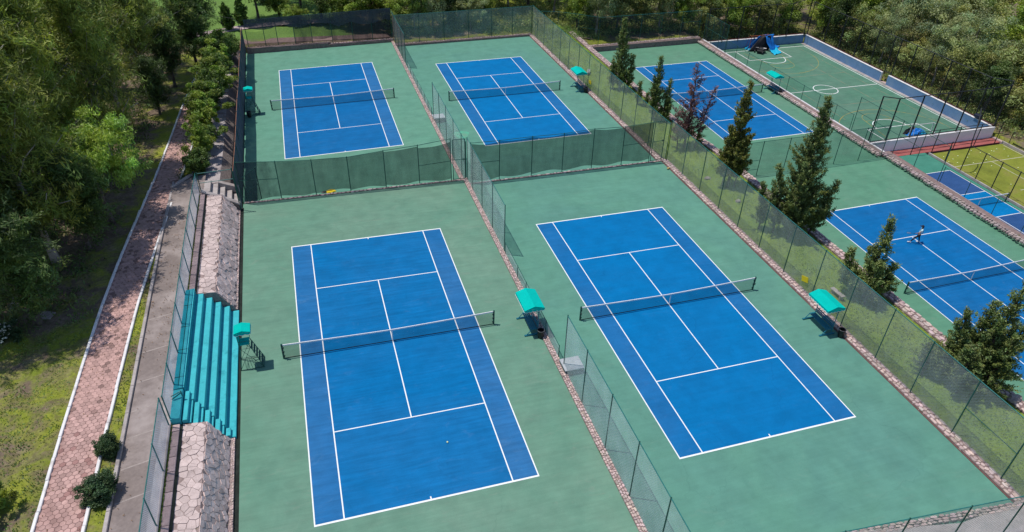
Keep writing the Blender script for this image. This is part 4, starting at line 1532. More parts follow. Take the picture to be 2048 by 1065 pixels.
wh = 1.22
wall_box('futsal_wall', 'blue futsal wall with white coping at the far end', [((63.1, 57.25, -4.9 + wh / 2 - .1), (17.3, .24, wh + .2), WALLBLUE, 'wall_face'), ((63.1, 57.25, -4.9 + wh + .03), (17.3, .28, .07), CONC_W, 'coping'), ((63.1, 57.46, -4.9 + wh + .08), (17.3, .08, .16), REDDK, 'rail')])
wall_box('futsal_wall', 'long blue futsal wall with white coping, far right part up to the gap', [((72.02, 48.76, -4.9 + wh / 2 - .1), (.24, 16.72, wh + .2), WALLBLUE, 'wall_face'), ((72.02, 48.76, -4.9 + wh + .03), (.28, 16.72, .07), CONC_W, 'coping'), ((72.24, 48.9, -4.9 + wh + .08), (.08, 16.4, .16), REDDK, 'rail'), ((72.02, 40.385, -4.9 + wh / 2), (.26, .03, wh), CONC_W, 'wall_end')])
wall_box('futsal_wall', 'blue futsal wall with white coping, near right part after the gap', [((72.02, 30.7, -4.9 + wh / 2 - .1), (.24, 16.9, wh + .2), WALLBLUE, 'wall_face'), ((72.02, 30.7, -4.9 + wh + .03), (.28, 16.9, .07), CONC_W, 'coping'), ((72.24, 30.7, -4.9 + wh + .08), (.08, 16.9, .16), REDDK, 'rail')])
wall_box('futsal_wall', 'white futsal wall facing the red floor', [((63.3, 22.24, -4.9 + wh / 2 - .1), (17.7, .22, wh + .2), WALLWHITE, 'wall_face'), ((63.3, 22.24, -4.9 + wh + .03), (17.7, .26, .07), CONC_W, 'coping'), ((63.3, 22.40, -4.9 + wh + .10), (17.7, .06, .12), STEEL_B, 'rail')])
slab('gap_floor', Plane(0, 0, -4.86), 72.0, 73.6, 39.17, 40.37, PINK, .5)['label'] = 'pink floor in the gap of the blue futsal wall'
slab('court_margin', Plane(0, 0, -4.893), 71.3, 71.9, 22.4, 57.1, CONC, .5)['label'] = 'pale concrete margin along the foot of the blue futsal wall'


# ------------------------------------------------------------------ nets
def net(label, P, a, half=6.4, hp=1.07, hc=.914, cross=True, nm='tennis_net', c=None, posts=True):
    cx, cy = c or P.k[:2]
    z0 = P.z(cx, cy)
    t = thing(nm, label, 'net', (cx, cy, z0), 'nets strung across the courts')
    t.rotation_euler = (0, math.atan2(-P.k[3] , 1) * 1.0, a)
    V, F = [], []
    n = 24
    for i in range(n + 1):
        x = -half + 2 * half * i / n
        top = hc + (hp - hc) * (abs(x) / half) ** 1.3 - .05
        for j in range(4):
            V.append((x, .03 * math.sin(i * 1.3) * math.sin(math.pi * j / 3), .02 + (top - .02) * j / 3))
    for i in range(n):
        for j in range(3):
            k = i * 4 + j
            F.append((k, k + 4, k + 5, k + 1))
    me = bpy.data.meshes.new('net_mesh')
    me.from_pydata(V, [], F)
    me.materials.append(NETM)
    link('net_mesh', me, t)
    b = MB()
    for i in range(n):
        x0, x1 = -half + 2 * half * i / n, -half + 2 * half * (i + 1) / n
        f = lambda x: hc + (hp - hc) * (abs(x) / half) ** 1.3
        b.add([(x0, -.02, f(x0) - .09), (x1, -.02, f(x1) - .09), (x1, -.02, f(x1)), (x0, -.02, f(x0)), (x0, .02, f(x0) - .09), (x1, .02, f(x1) - .09), (x1, .02, f(x1)), (x0, .02, f(x0))],
              [(0, 1, 2, 3), (5, 4, 7, 6), (3, 2, 6, 7), (1, 0, 4, 5)])
    b.build('top_tape', NETW, t)
    b = MB()
    b.box((0, 0, hc / 2), (.055, .03, hc))
    b.build('centre_strap', NETW, t)
    b = MB()
    b.tube((-half, 0, .03), (half, 0, .03), .018, n=6)
    b.build('bottom_cord', BLACK, t)
    for s in (-1, 1):
        b = MB((s * half, 0, 0))
        b.tube((s * half, 0, -.1), (s * half, 0, hp + .03), .055, n=10)
        b.tube((s * half, 0, hp + .03), (s * half, 0, hp + .05), .06, .04, n=10)
        p = link('net_post', b.mesh('net_post', STEEL), t, Vector((s * half, 0, 0)))
        b = MB((s * half, 0, 0))
        for z in (.2, .5, .8, 1.0):
            b.tube((s * half - s * .04, -.065, z), (s * half + s * .02, -.065, z), .028, n=6)
            b.tube((s * half - s * .09, 0, z + .05), (s * half - s * .04, 0, z - .1), .022, n=5)
        b.build('lacing', BLACK, p)
        b = MB((s * half, 0, 0))
        b.tube((s * half, -.05, .62), (s * half, -.13, .62), .03, n=8)
        b.tube((s * half, -.13, .62), (s * half, -.15, .50), .012, n=6)
        b.build('winder', DARKGREY, p)
    return t


net('tennis net on the nearest left court below the teal bleacher', PA, 0)
net('tennis net on the nearest right court between the two canopied benches', PB, -.0015)
net('tennis net on the far left court beside the navy windscreen', PC, -.0059)
net('tennis net on the far court with the green paint blotch', PD, -.0015)
net('tennis net on the low court behind the dead brown conifer', PE, .0027)
net('tennis net on the low court where the player stands', PF, -.0006)
net('short net on the bright blue pickleball kitchen', PH, 0, 3.35, .91, .86, nm='pickleball_net', c=(57.9, 9.97))


# ------------------------------------------------------------------ canopied benches, bins, umpire chairs
def scallop(b, x0, y0, x1, y1, z, drop, n):
    """scalloped valance strip between two corners"""
    for i in range(n):
        f0, f1 = i / n, (i + 1) / n
        m = (f0 + f1) / 2
        pts = [(x0 + (x1 - x0) * f, y0 + (y1 - y0) * f) for f in (f0, f0 + .25 / n, m, f1 - .25 / n, f1)]
        zz = [z - drop * .7, z - drop * .95, z - drop * 1.05, z - drop * .95, z - drop * .7]
        vs = [(p[0], p[1], q) for p, q in zip(pts, zz)] + [(pts[4][0], pts[4][1], z), (pts[0][0], pts[0][1], z)]
        b.add(vs, [(6, 0, 1, 2, 3, 4, 5)])


def canopy_parts(t, x0, x1, y0, y1, ze, rise, nx=5, ny=8, ridge='y'):
    if ridge == 'y':
        xm = (x0 + x1) / 2
        b = MB()
        th = .02
        vs = []
        for yy in (y0, y1):
            vs += [(x0, yy, ze), (xm, yy, ze + rise), (x1, yy, ze), (x0, yy, ze - th), (xm, yy, ze + rise - th), (x1, yy, ze - th)]
        b.add(vs, [(0, 1, 7, 6), (1, 2, 8, 7), (4, 3, 9, 10), (5, 4, 10, 11), (0, 6, 9, 3), (8, 2, 5, 11), (0, 3, 4, 1), (1, 4, 5, 2), (6, 7, 10, 9), (7, 8, 11, 10)])
        c = b.build('canopy', CANVAS, t)
        b = MB()
        b.add([(x0, y0, ze), (x1, y0, ze), (xm, y0, ze + rise)], [(0, 1, 2)])
        b.add([(x1, y1, ze), (x0, y1, ze), (xm, y1, ze + rise)], [(0, 1, 2)])
    else:
        ym = (y0 + y1) / 2
        b = MB()
        b.add([(x0, y0, ze), (x1, y0, ze), (x1, ym, ze + rise), (x0, ym, ze + rise), (x0, y1, ze), (x1, y1, ze)], [(0, 1, 2, 3), (3, 2, 5, 4), (0, 3, 4), (1, 5, 2)])
        c = b.build('canopy', CANVAS, t)
        b = MB()
    dr = .17
    e = .004
    for (a, q, n) in (((x0 - e, y0), (x0 - e, y1), ny), ((x1 + e, y0), (x1 + e, y1), ny), ((x0, y0 - e), (x1, y0 - e), nx), ((x0, y1 + e), (x1, y1 + e), nx)):
        scallop(b, a[0], a[1], q[0], q[1], ze, dr, n)
    b.build('valance', CANVAS, c)
    b = MB()
    for (a, q, n) in (((x0 - 2 * e, y0), (x0 - 2 * e, y1), ny), ((x1 + 2 * e, y0), (x1 + 2 * e, y1), ny), ((x0, y0 - 2 * e), (x1, y0 - 2 * e), nx), ((x0, y1 + 2 * e), (x1, y1 + 2 * e), nx)):
        for i in range(n):
            for s in range(4):
                f0, f1 = (i + s / 4) / n, (i + (s + 1) / 4) / n
                zz = [ze - dr * k for k in (.7, .95, 1.05, .95, .7)]
                b.tube((a[0] + (q[0] - a[0]) * f0, a[1] + (q[1] - a[1]) * f0, zz[s]), (a[0] + (q[0] - a[0]) * f1, a[1] + (q[1] - a[1]) * f1, zz[s + 1]), .014, n=5, cap=False)
    b.build('trim', CANVAS_W, c)
    return c


def bench(label, x, y, z):
    """local: faces -x, long axis y; origin at the ground in the middle"""
    t = thing('canopied_bench', label, 'bench', (x, y, z), 'canopied benches beside the courts')
    for s in (-1, 1):
        yy = s * .86
        b = MB()
        b.box((0, yy, .05), (1.12, .11, .10), bev=.015)
        b.build('foot_rail', BENCHT, t)
        b = MB()
        b.tube((-.42, yy, .09), (-.10, yy, .46), .028)
        b.tube((.30, yy, .09), (.24, yy, .46), .028)
        b.tube((-.10, yy, .46), (.30, yy, .46), .028)
        b.build('side_brace', BENCHT, t)
        b = MB()
        b.tube((.30, yy, .05), (.30, yy, 2.14), .027)
        b.tube((.30, yy, 1.75), (-.35, yy, 2.14), .018)
        b.build('canopy_post', BENCHT, t)
    b = MB()
    b.tube((-.52, -.86, 2.13), (-.52, .86, 2.13), .02)
    b.tube((.52, -.86, 2.13), (.52, .86, 2.13), .02)
    for s in (-.86, .86):
        b.tube((-.55, s, 2.13), (.55, s, 2.13), .02)
        b.tube((0, s, 2.13), (0, s, 2.30), .02)
    b.tube((0, -.9, 2.30), (0, .9, 2.30), .02)
    b.build('canopy_frame', BENCHT, t)
    for i in range(4):
        b = MB()
        b.box((-.14 + i * .115, 0, .475), (.10, 1.74, .03), bev=.008)
        b.build('seat_slat', BENCHT, t)
    for i in range(3):
        b = MB()
        b.box((.285 + .02 * i, 0, .60 + i * .115), (.028, 1.74, .095), bev=.008)
        b.build('back_slat', BENCHT, t)
    canopy_parts(t, -.64, .64, -.97, .97, 2.13, .22)
    return t


bn = bench('green canopied bench beside the waist-high fence between the two nearest courts', 8.52, -.75, PA.z(8.5, -.7))
copy_tree(bn, (26.72, -5.5, PB.z(26.7, -5.5)), None, 'green canopied bench against the grey netted fence of the nearest right court')
copy_tree(bn, (26.95, 38.1, PD.z(27, 38)), None, 'green canopied bench against the netted fence of the far court with the paint blotch')
copy_tree(bn, (53.1, 38.0, PE.z(53, 38)), None, 'green canopied bench by the white-edged wall of the futsal court')


def bin_(label, x, y, z):
    t = thing('trash_bin', label, 'bin', (x, y, z), 'black bins beside the benches')
    b = MB()
    n = 14
    prof = [(.17, .02), (.20, .25), (.21, .52), (.225, .55), (.225, .60), (.19, .60), (.17, .45)]
    vs = [(r_ * math.cos(2 * math.pi * i / n), r_ * math.sin(2 * math.pi * i / n), zz) for r_, zz in prof for i in range(n)]
    fs = [tuple(range(n - 1, -1, -1)), tuple(range((len(prof) - 1) * n, len(prof) * n))]
    for j in range(len(prof) - 1):
        for i in range(n):
            fs.append((j * n + i, j * n + (i + 1) % n, (j + 1) * n + (i + 1) % n, (j + 1) * n + i))
    b.add(vs, fs)
    b.build('bin_body', BLACK, t, smooth=False)
    b = MB()
    for i in range(12):
        a0, a1 = 2 * math.pi * i / 12, 2 * math.pi * (i + 1) / 12
        b.tube((.225 * math.cos(a0), .225 * math.sin(a0), .61), (.225 * math.cos(a1), .225 * math.sin(a1), .61), .018, n=5, cap=False)
    b.build('bin_liner', mk('bin_liner', (.10, .10, .11), .3, 6, .4), t)
    return t


b1 = bin_('black bin at the near foot of the canopied bench between the two nearest courts', 8.9, -1.95, PA.z(8.9, -2))
copy_tree(b1, (27.45, -6.75, PB.z(27.4, -6.7)), None, 'black bin beside the canopied bench of the nearest right court')
copy_tree(b1, (27.45, 36.85, PD.z(27.4, 36.8)), None, 'black bin beside the canopied bench of the far court with the paint blotch')
copy_tree(b1, (53.45, 36.75, PE.z(53.4, 36.7)), None, 'black bin beside the canopied bench by the futsal court')


def umpire(label, x, y, z):
    """tall chair, faces +x"""
    t = thing('umpire_chair', label, 'umpire chair', (x, y, z), 'umpire chairs beside the courts')
    A = {}
    for nm, sx_, sy_ in (('a', -1, -1), ('b', 1, -1), ('c', 1, 1), ('d', -1, 1)):
        bx, by = (-.62 if sx_ < 0 else .66), sy_ * .47
        tx, ty, tz = (-.40 if sx_ < 0 else .12), sy_ * .33, 1.72
        A[nm] = (Vector((bx, by, 0)), Vector((tx, ty, tz)))
        b = MB()
        b.tube((bx, by, 0), (tx, ty, tz), .022)
        b.build('leg', STEEL_T if False else STEEL, t)
    b = MB()
    for p, q in (('a', 'b'), ('d', 'c'), ('a', 'd'), ('b', 'c')):
        for f in (.015, .5):
            b.tube(A[p][0].lerp(A[p][1], f), A[q][0].lerp(A[q][1], f), .016)
    for p, q in (('a', 'b'), ('d', 'c')):
        b.tube(A[p][0].lerp(A[p][1], .02), A[q][0].lerp(A[q][1], .9), .013)
        b.tube(A[q][0].lerp(A[q][1], .02), A[p][0].lerp(A[p][1], .9), .013)
    b.build('brace', STEEL, t)
    for k in range(5):
        f = .14 + .17 * k
        p, q = A['b'][0].lerp(A['b'][1], f), A['c'][0].lerp(A['c'][1], f)
        b = MB()
        b.box((p + q) / 2, (.10, (q - p).length, .025), bev=.006)
        b.build('step', STEEL, t)
    for k in range(5):
        p = A['a'][0].lerp(A['b'][0], .25 + .13 * k)
        q = A['a'][0].lerp(A['a'][1], .42).lerp(A['b'][0].lerp(A['b'][1], .42), .25 + .13 * k)
        b = MB()
        b.tube(p, q, .012, n=5)
        b.build('side_bar', STEEL, t)
    b = MB()
    b.box((-.12, 0, 1.74), (.52, .64, .045), bev=.01)
    b.build('seat', CANVAS, t)
    b = MB()
    b.box((-.40, 0, 2.02), (.04, .64, .42), bev=.01)
    b.build('backrest', CANVAS, t)
    for s in (-1, 1):
        b = MB()
        b.path([(-.40, s * .33, 2.0), (.16, s * .33, 2.0), (.16, s * .33, 1.74)], .016)
        b.build('armrest', STEEL, t)
    b = MB()
    b.tube((-.42, -.32, 1.72), (-.42, -.32, 2.68), .018)
    b.tube((-.42, .32, 1.72), (-.42, .32, 2.68), .018)
    for s in (-.32, .32):
        b.tube((-.42, s, 2.35), (.10, s, 2.66), .014)
        b.tube((-.5, s, 2.67), (.34, s, 2.67), .014)
    b.build('canopy_frame', STEEL, t)
    canopy_parts(t, -.52, .36, -.40, .40, 2.68, .13, 3, 3)
    return t


um = umpire('tall umpire chair with green canopy at the foot of the teal bleacher', -8.16, .02, PA.z(-8.2, 0))
copy_tree(um, (-8.25, 40.0, PC.z(-8.2, 40)), None, 'tall umpire chair with green canopy against the navy windscreen')
copy_tree(b1, (-8.62, 39.1, PC.z(-8.6, 39)), None, 'black bin under the umpire chair by the navy windscreen')


# concrete step blocks through the divider fences
def block(label, x, y, z, top):
    t = thing('step_block', label, 'step', (x, y, z))
    b = MB()
    b.box((0, 0, (top - z) / 2 - .05), (1.0, .95, top - z + .1), bev=.02)
    b.build('block_body', mk('block_grey', (.16, .17, .18), .2, 2, .9, .2, .3), t)
    b = MB()
    b.box((-.05, 0, top - z + .03), (1.2, 1.05, .06), bev=.01)
    b.build('block_top', mk('block_pale', (.42, .44, .46), .15, 2, .9, .2, .3), t)
    b = MB()
    b.box((-.62, 0, top - z - .02), (.06, 1.0, .10))
    b.build('step_edge', STEEL_T, t)


block('grey concrete step block in the opening of the nearest divider fence', 9.85, -5.0, -.3, .12)
block('pale concrete step block in the opening of the far divider fence', 9.95, 33.5, -1.02, -.52)

# ------------------------------------------------------------------ small things
def plate(label, x, y, z, rot):
    b = MB((x, y, z))
    b.box((x, y, z), (.03, .62, .40), bev=.008)
    o = b.build('yellow_sign', YELLOW)
    o.rotation_euler = rot
    return tagged(o, label, 'sign')


plate('yellow plate hanging on the grey netted fence of the nearest right court', 27.96, -1.95, .62, (R(-18), 0, 0))
plate('yellow plate hanging on the netted fence beside the far canopied bench', 27.96, 37.1, .15, (R(-10), 0, 0))
t = thing('slab_bench', 'pale concrete slab bench lying on the lawn strip behind the grey netting', 'bench', (30.0, -3.1, -.42))
b = MB()
b.box((0, 0, .34), (.32, 1.15, .09), rz=R(4), bev=.015)
b.build('slab', CONC, t)
for s in (-.4, .4):
    b = MB()
    b.box((0, s, .15), (.26, .12, .32))
    b.build('leg', CONC, t)
t = thing('slab_bench', 'tilted grey slab on the lawn strip near the far canopied bench', 'bench', (30.0, 42.4, -.95))
b = MB()
b.box((0, 0, .34), (.32, 1.3, .09), rz=R(-28), bev=.015)
b.build('slab', CONC, t)
b = MB()
b.box((0, 0, .15), (.26, .3, .3), rz=R(-28))
b.build('leg', CONC, t)


def rock(label, x, y, z, s, seed):
    r = random.Random(seed)
    bm = bmesh.new()
    bmesh.ops.create_icosphere(bm, subdivisions=2, radius=s)
    for v in bm.verts:
        k = 1 + r.uniform(-.18, .18)
        v.co = Vector((v.co.x * k, v.co.y * k * .8, v.co.z * k * .55))
    me = bpy.data.meshes.new('rock')
    bm.to_mesh(me)
    bm.free()
    me.materials.append(ROCK)
    return tagged(link('rock', me, None, (x, y, z)), label, 'rock')


rock('grey rock on the lawn strip below the dead brown conifer', 29.9, 14.3, -.38, .3, 1)
rock('grey rock on the lawn strip below the slim olive conifer', 30.4, 10.1, -.40, .26, 2)
rock('pale boulder on the retaining wall below the widest conifer at the right edge', 33.6, -14.2, -.30, .42, 3)
rock('pale boulder on the retaining wall left of the short conifer', 33.55, -3.6, -.28, .36, 4)
# litter on far left court
t = thing('litter', 'yellow and black rag lying under the left green windscreen', 'litter', (-2.4, 19.25, PA.z(-2.4, 19.2)))
r = random.Random(3)
for nm, mt, cx, s in (('yellow_rag', YELLOW, .35, .42), ('black_bag', BLACK, -.12, .28), ('white_bag', PALEM, .05, .16)):
    bm = bmesh.new()
    bmesh.ops.create_icosphere(bm, subdivisions=2, radius=s)
    for v in bm.verts:
        v.co = Vector((v.co.x * r.uniform(.8, 1.2) + cx, v.co.y * r.uniform(.4, .7), max(0, v.co.z * r.uniform(.25, .5)) + .07))
    me = bpy.data.meshes.new(nm)
    bm.to_mesh(me)
    bm.free()
    me.materials.append(mt)
    link(nm, me, t)
b = MB((27.5, 16.9, -.4))
b.prism([(27.35, 16.8, -.40), (27.62, 16.95, -.40), (27.55, 17.05, -.40), (27.3, 16.95, -.40)], .06)
tagged(b.build('yellow_scrap', mk('scrap_ochre', (.45, .33, .12), .2, 4, .8)), 'ochre scrap on the court beside the wire gate of the middle windscreen', 'litter')
bm = bmesh.new()
bmesh.ops.create_icosphere(bm, subdivisions=2, radius=.05)
ballme = bpy.data.meshes.new('ball')
bm.to_mesh(ballme)
bm.free()
ballme.materials.append(BALLM)
tagged(link('tennis_ball', ballme, None, (1.5, -8.62, PA.z(1.5, -8.6) + .055)), 'single tennis ball on the nearest left court', 'ball')
r = random.Random(12)
spots = [(62.6, 19.2), (63.1, 18.7), (62.4, 18.2), (63.6, 19.4), (62.9, 17.7), (64.3, 19.0), (65.2, 18.5), (66.0, 18.9), (67.0, 19.6), (67.6, 19.0), (68.2, 18.6), (68.9, 19.3), (69.4, 18.8),
         (70.0, 19.5), (70.6, 18.9), (69.9, 17.6), (66.8, 17.6), (64.6, 17.4), (70.8, 16.2), (68.6, 15.0), (63.0, 15.4), (64.5, 12.4), (67.7, 18.1), (65.9, 16.0)]
for x, y in spots:
    o = link('tennis_ball', ballme, None, (x + r.uniform(-.2, .2), y + r.uniform(-.2, .2), -4.805))
    o.scale = (1.25,) * 3
    tagged(o, 'pale yellow ball scattered on the grass court', 'ball', 'balls scattered on the grass court')


# tarps, goal and machine on the futsal court
def goal(label, cx, cy, w_, h_, depth, mat, s):
    t = thing('futsal_goal', label, 'goal', (cx, cy, -4.9))
    b = MB()
    for x in (-w_ / 2, w_ / 2):
        b.tube((x, 0, 0), (x, 0, h_), .045)
    b.tube((-w_ / 2, 0, h_), (w_ / 2, 0, h_), .045)
    b.build('goal_frame', mat, t)
    b = MB()
    for x in (-w_ / 2, w_ / 2):
        b.path([(x, 0, h_), (x, s * depth * .5, h_), (x, s * depth, 0), (x, 0, 0)], .025)
    b.tube((-w_ / 2, s * depth, 0), (w_ / 2, s * depth, 0), .025)
    b.build('rear_stay', mat, t)
    return t


goal('orange futsal goal draped with tarps at the far end', 63.0, 55.9, 3.0, 2.1, .9, ORANGE, 1)
goal('thin pale futsal goal frame at the near end', 63.0, 23.6, 3.0, 2.0, .8, PALEM, -1)


def drape(name, corners, nu, nv, amp, mat, seed, label=None, floor=None, parent=None, o=(0, 0, 0)):
    """cloth patch from four corners, rumpled"""
    r = np.random.default_rng(seed)
    a, b_, c, d = [Vector(q) for q in corners]
    V, F = [], []
    ph = r.uniform(0, 6, 6)
    for i in range(nu + 1):
        for j in range(nv + 1):
            u, v = i / nu, j / nv
            p = a.lerp(b_, u).lerp(d.lerp(c, u), v)
            n = (b_ - a).cross(d - a).normalized()
            k = math.sin(9 * u + ph[0] + 2 * v) * .5 + math.sin(17 * u + ph[1] - 3 * v) * .3 + math.sin(11 * v + ph[2] + 4 * u) * .4
            p = p + n * amp * k + Vector((math.sin(7 * v + ph[3]), math.sin(6 * u + ph[4]), 0)) * amp * .6
            if floor is not None:
                p.z = max(p.z, floor + .01 + .03 * abs(k))
            V.append(p - Vector(o))
    for i in range(nu):
        for j in range(nv):
            k = i * (nv + 1) + j
            F.append((k, k + nv + 1, k + nv + 2, k + 1))
    me = bpy.data.meshes.new(name)
    me.from_pydata(V, [], F)
    me.materials.append(mat)
    me.polygons.foreach_set('use_smooth', [True] * len(F))
    ob = link(name, me, parent)
    sm = ob.modifiers.new('thickness', 'SOLIDIFY')
    sm.thickness = .02
    return ob


t = thing('tarp', 'blue and black tarp hung over the far futsal goal and spilling on the floor', 'tarp', (63.2, 55.3, -4.9))
o = t.location
drape('black_sheet', [(61.0, 55.3, -4.85), (64.35, 54.9, -4.85), (64.45, 55.3, -2.7), (63.2, 55.6, -2.75)], 12, 8, .10, TARPK, 1, None, -4.9, t, o)
drape('blue_sheet', [(64.2, 54.6, -4.85), (65.5, 55.0, -4.85), (64.95, 55.6, -2.62), (63.45, 55.4, -2.70)], 12, 10, .10, TARPB, 2, None, -4.9, t, o)
drape('blue_lining', [(61.1, 56.2, -4.85), (64.0, 56.5, -4.85), (64.3, 56.0, -2.75), (63.0, 56.0, -2.8)], 8, 6, .07, TARPB, 6, None, -4.9, t, o)
drape('cyan_fold', [(61.2, 56.6, -4.8), (62.6, 57.0, -4.6), (62.1, 55.9, -4.55), (61.4, 55.5, -4.8)], 10, 8, .10, TARPC, 3, None, -4.9, t, o)
drape('cyan_spill', [(63.9, 53.0, -4.82), (65.4, 53.4, -4.8), (66.1, 55.4, -4.7), (64.4, 55.1, -4.7)], 14, 10, .09, TARPC, 4, None, -4.9, t, o)
drape('blue_fold', [(65.3, 55.1, -4.6), (66.9, 56.1, -4.8), (66.3, 56.6, -4.6), (65.0, 55.8, -4.5)], 10, 6, .12, TARPB, 5, None, -4.9, t, o)
t = thing('tarp', 'crumpled blue and black tarp heap at the near futsal goal', 'tarp', (64.1, 25.2, -4.9))
r = np.random.default_rng(8)
for nm, mt, cx, cy, rx, ry, h in (('blue_heap', TARPB, 0.1, 0, 1.35, .75, .62), ('black_fold', TARPK, -.35, .3, 1.0, .45, .72), ('blue_fold', TARPC, .55, -.35, .8, .35, .40)):
    nu, nv = 18, 10
    V, F = [(cx, cy, h)], []
    for j in range(1, nv + 1):
        for i in range(nu):
            a = 2 * math.pi * i / nu
            f = j / nv
            q = 1 + .12 * math.sin(3 * a + j) + .08 * math.sin(7 * a)
            V.append((cx + rx * f * q * math.cos(a), cy + ry * f * q * math.sin(a), max(.01, h * (1 - f ** 2) + .07 * math.sin(5 * a + 3 * j) * (f > .1) * (f < .95))))
    for i in range(nu):
        F.append((0, 1 + i, 1 + (i + 1) % nu))
    for j in range(nv - 1):
        for i in range(nu):
            k = 1 + j * nu
            F.append((k + i, k + nu + i, k + nu + (i + 1) % nu, k + (i + 1) % nu))
    me = bpy.data.meshes.new(nm)
    me.from_pydata(V, [], F)
    me.materials.append(mt)
    link(nm, me, t)
t = thing('sports_machine', 'low black machine with two pale panels parked in front of the tarp', 'machine', (62.55, 54.6, -4.9))
b = MB()
b.box((0, 0, .36), (.95, 1.6, .36), rz=R(-35), bev=.08)
b.build('body', BLACK, t)
b = MB()
b.box((.12, -.12, .62), (.75, .9, .22), rz=R(-35), bev=.08)
b.build('hood', DARKGREY, t)
for (x, y) in ((-.1, .75), (.42, -.42)):
    b = MB()
    b.box((x, y, .57 if y > 0 else .745), (.42, .3, .02), rz=R(-35))
    b.build('pale_panel', PALEM, t)
for (x, y) in ((-.75, .25), (.1, .85), (-.15, -.8), (.72, -.2)):
    b = MB()
    d = Vector((math.cos(R(-35)), math.sin(R(-35)), 0))
    b.tube(Vector((x, y, .2)) - d * .07, Vector((x, y, .2)) + d * .07, .2, n=14)
    b.build('wheel', BLACK, t)
# floodlight box and bent pole by the near right corner of the futsal cage
t = thing('floodlight', 'dark box floodlight on the black fence at the near end of the blue wall', 'floodlight', (72.0, 24.6, -3.4))
b = MB()
b.box((0, 0, .1), (.55, .7, .38), bev=.04)
b.build('lamp_box', mk('lamp_navy', (.02, .025, .05), .2, 4, .5), t)
b = MB()
b.tube((.1, 0, -.3), (.1, 0, .1), .04)
b.build('bracket', STEEL_B, t)
b = MB((61.7, 18.2, -4.85))
b.path([(61.66, 18.2, -4.85), (61.66, 18.2, -3.2), (61.72, 18.25, -2.75), (61.66, 18.15, -2.4)], .05, 8)
tagged(b.build('short_post', STEEL_B), 'short black post at the corner of the grass court beside the red floor', 'post')
b = MB((61.66, 16.2, -2))
b.path([(61.66, 16.12, -1.8), (61.66, 16.2, -1.1), (61.95, 16.5, -.2), (62.7, 17.3, .9), (63.2, 17.9, 1.3)], .05, 8)
tagged(b.build('bent_pole', STEEL_B), 'bent black pole rising from the first post of the grass court fence', 'pole')


# ------------------------------------------------------------------ the player
def skin_obj(name, joints, edges, mat, parent, root=0, sub=2):
    me = bpy.data.meshes.new(name)
    me.from_pydata([j[:3] for j in joints], edges, [])
    ob = link(name, me, parent)
    md = ob.modifiers.new('skin', 'SKIN')
    md.use_smooth_shade = True
    me.skin_vertices.new() if hasattr(me.skin_vertices, 'new') and not len(me.skin_vertices) else None
    for i, j in enumerate(joints):
        rr = j[3] if isinstance(j[3], tuple) else (j[3], j[3])
        me.skin_vertices[0].data[i].radius = rr
        me.skin_vertices[0].data[i].use_root = (i == root)
    sb = ob.modifiers.new('smooth', 'SUBSURF')
    sb.levels = sb.render_levels = sub
    me.materials.append(mat)
    return ob


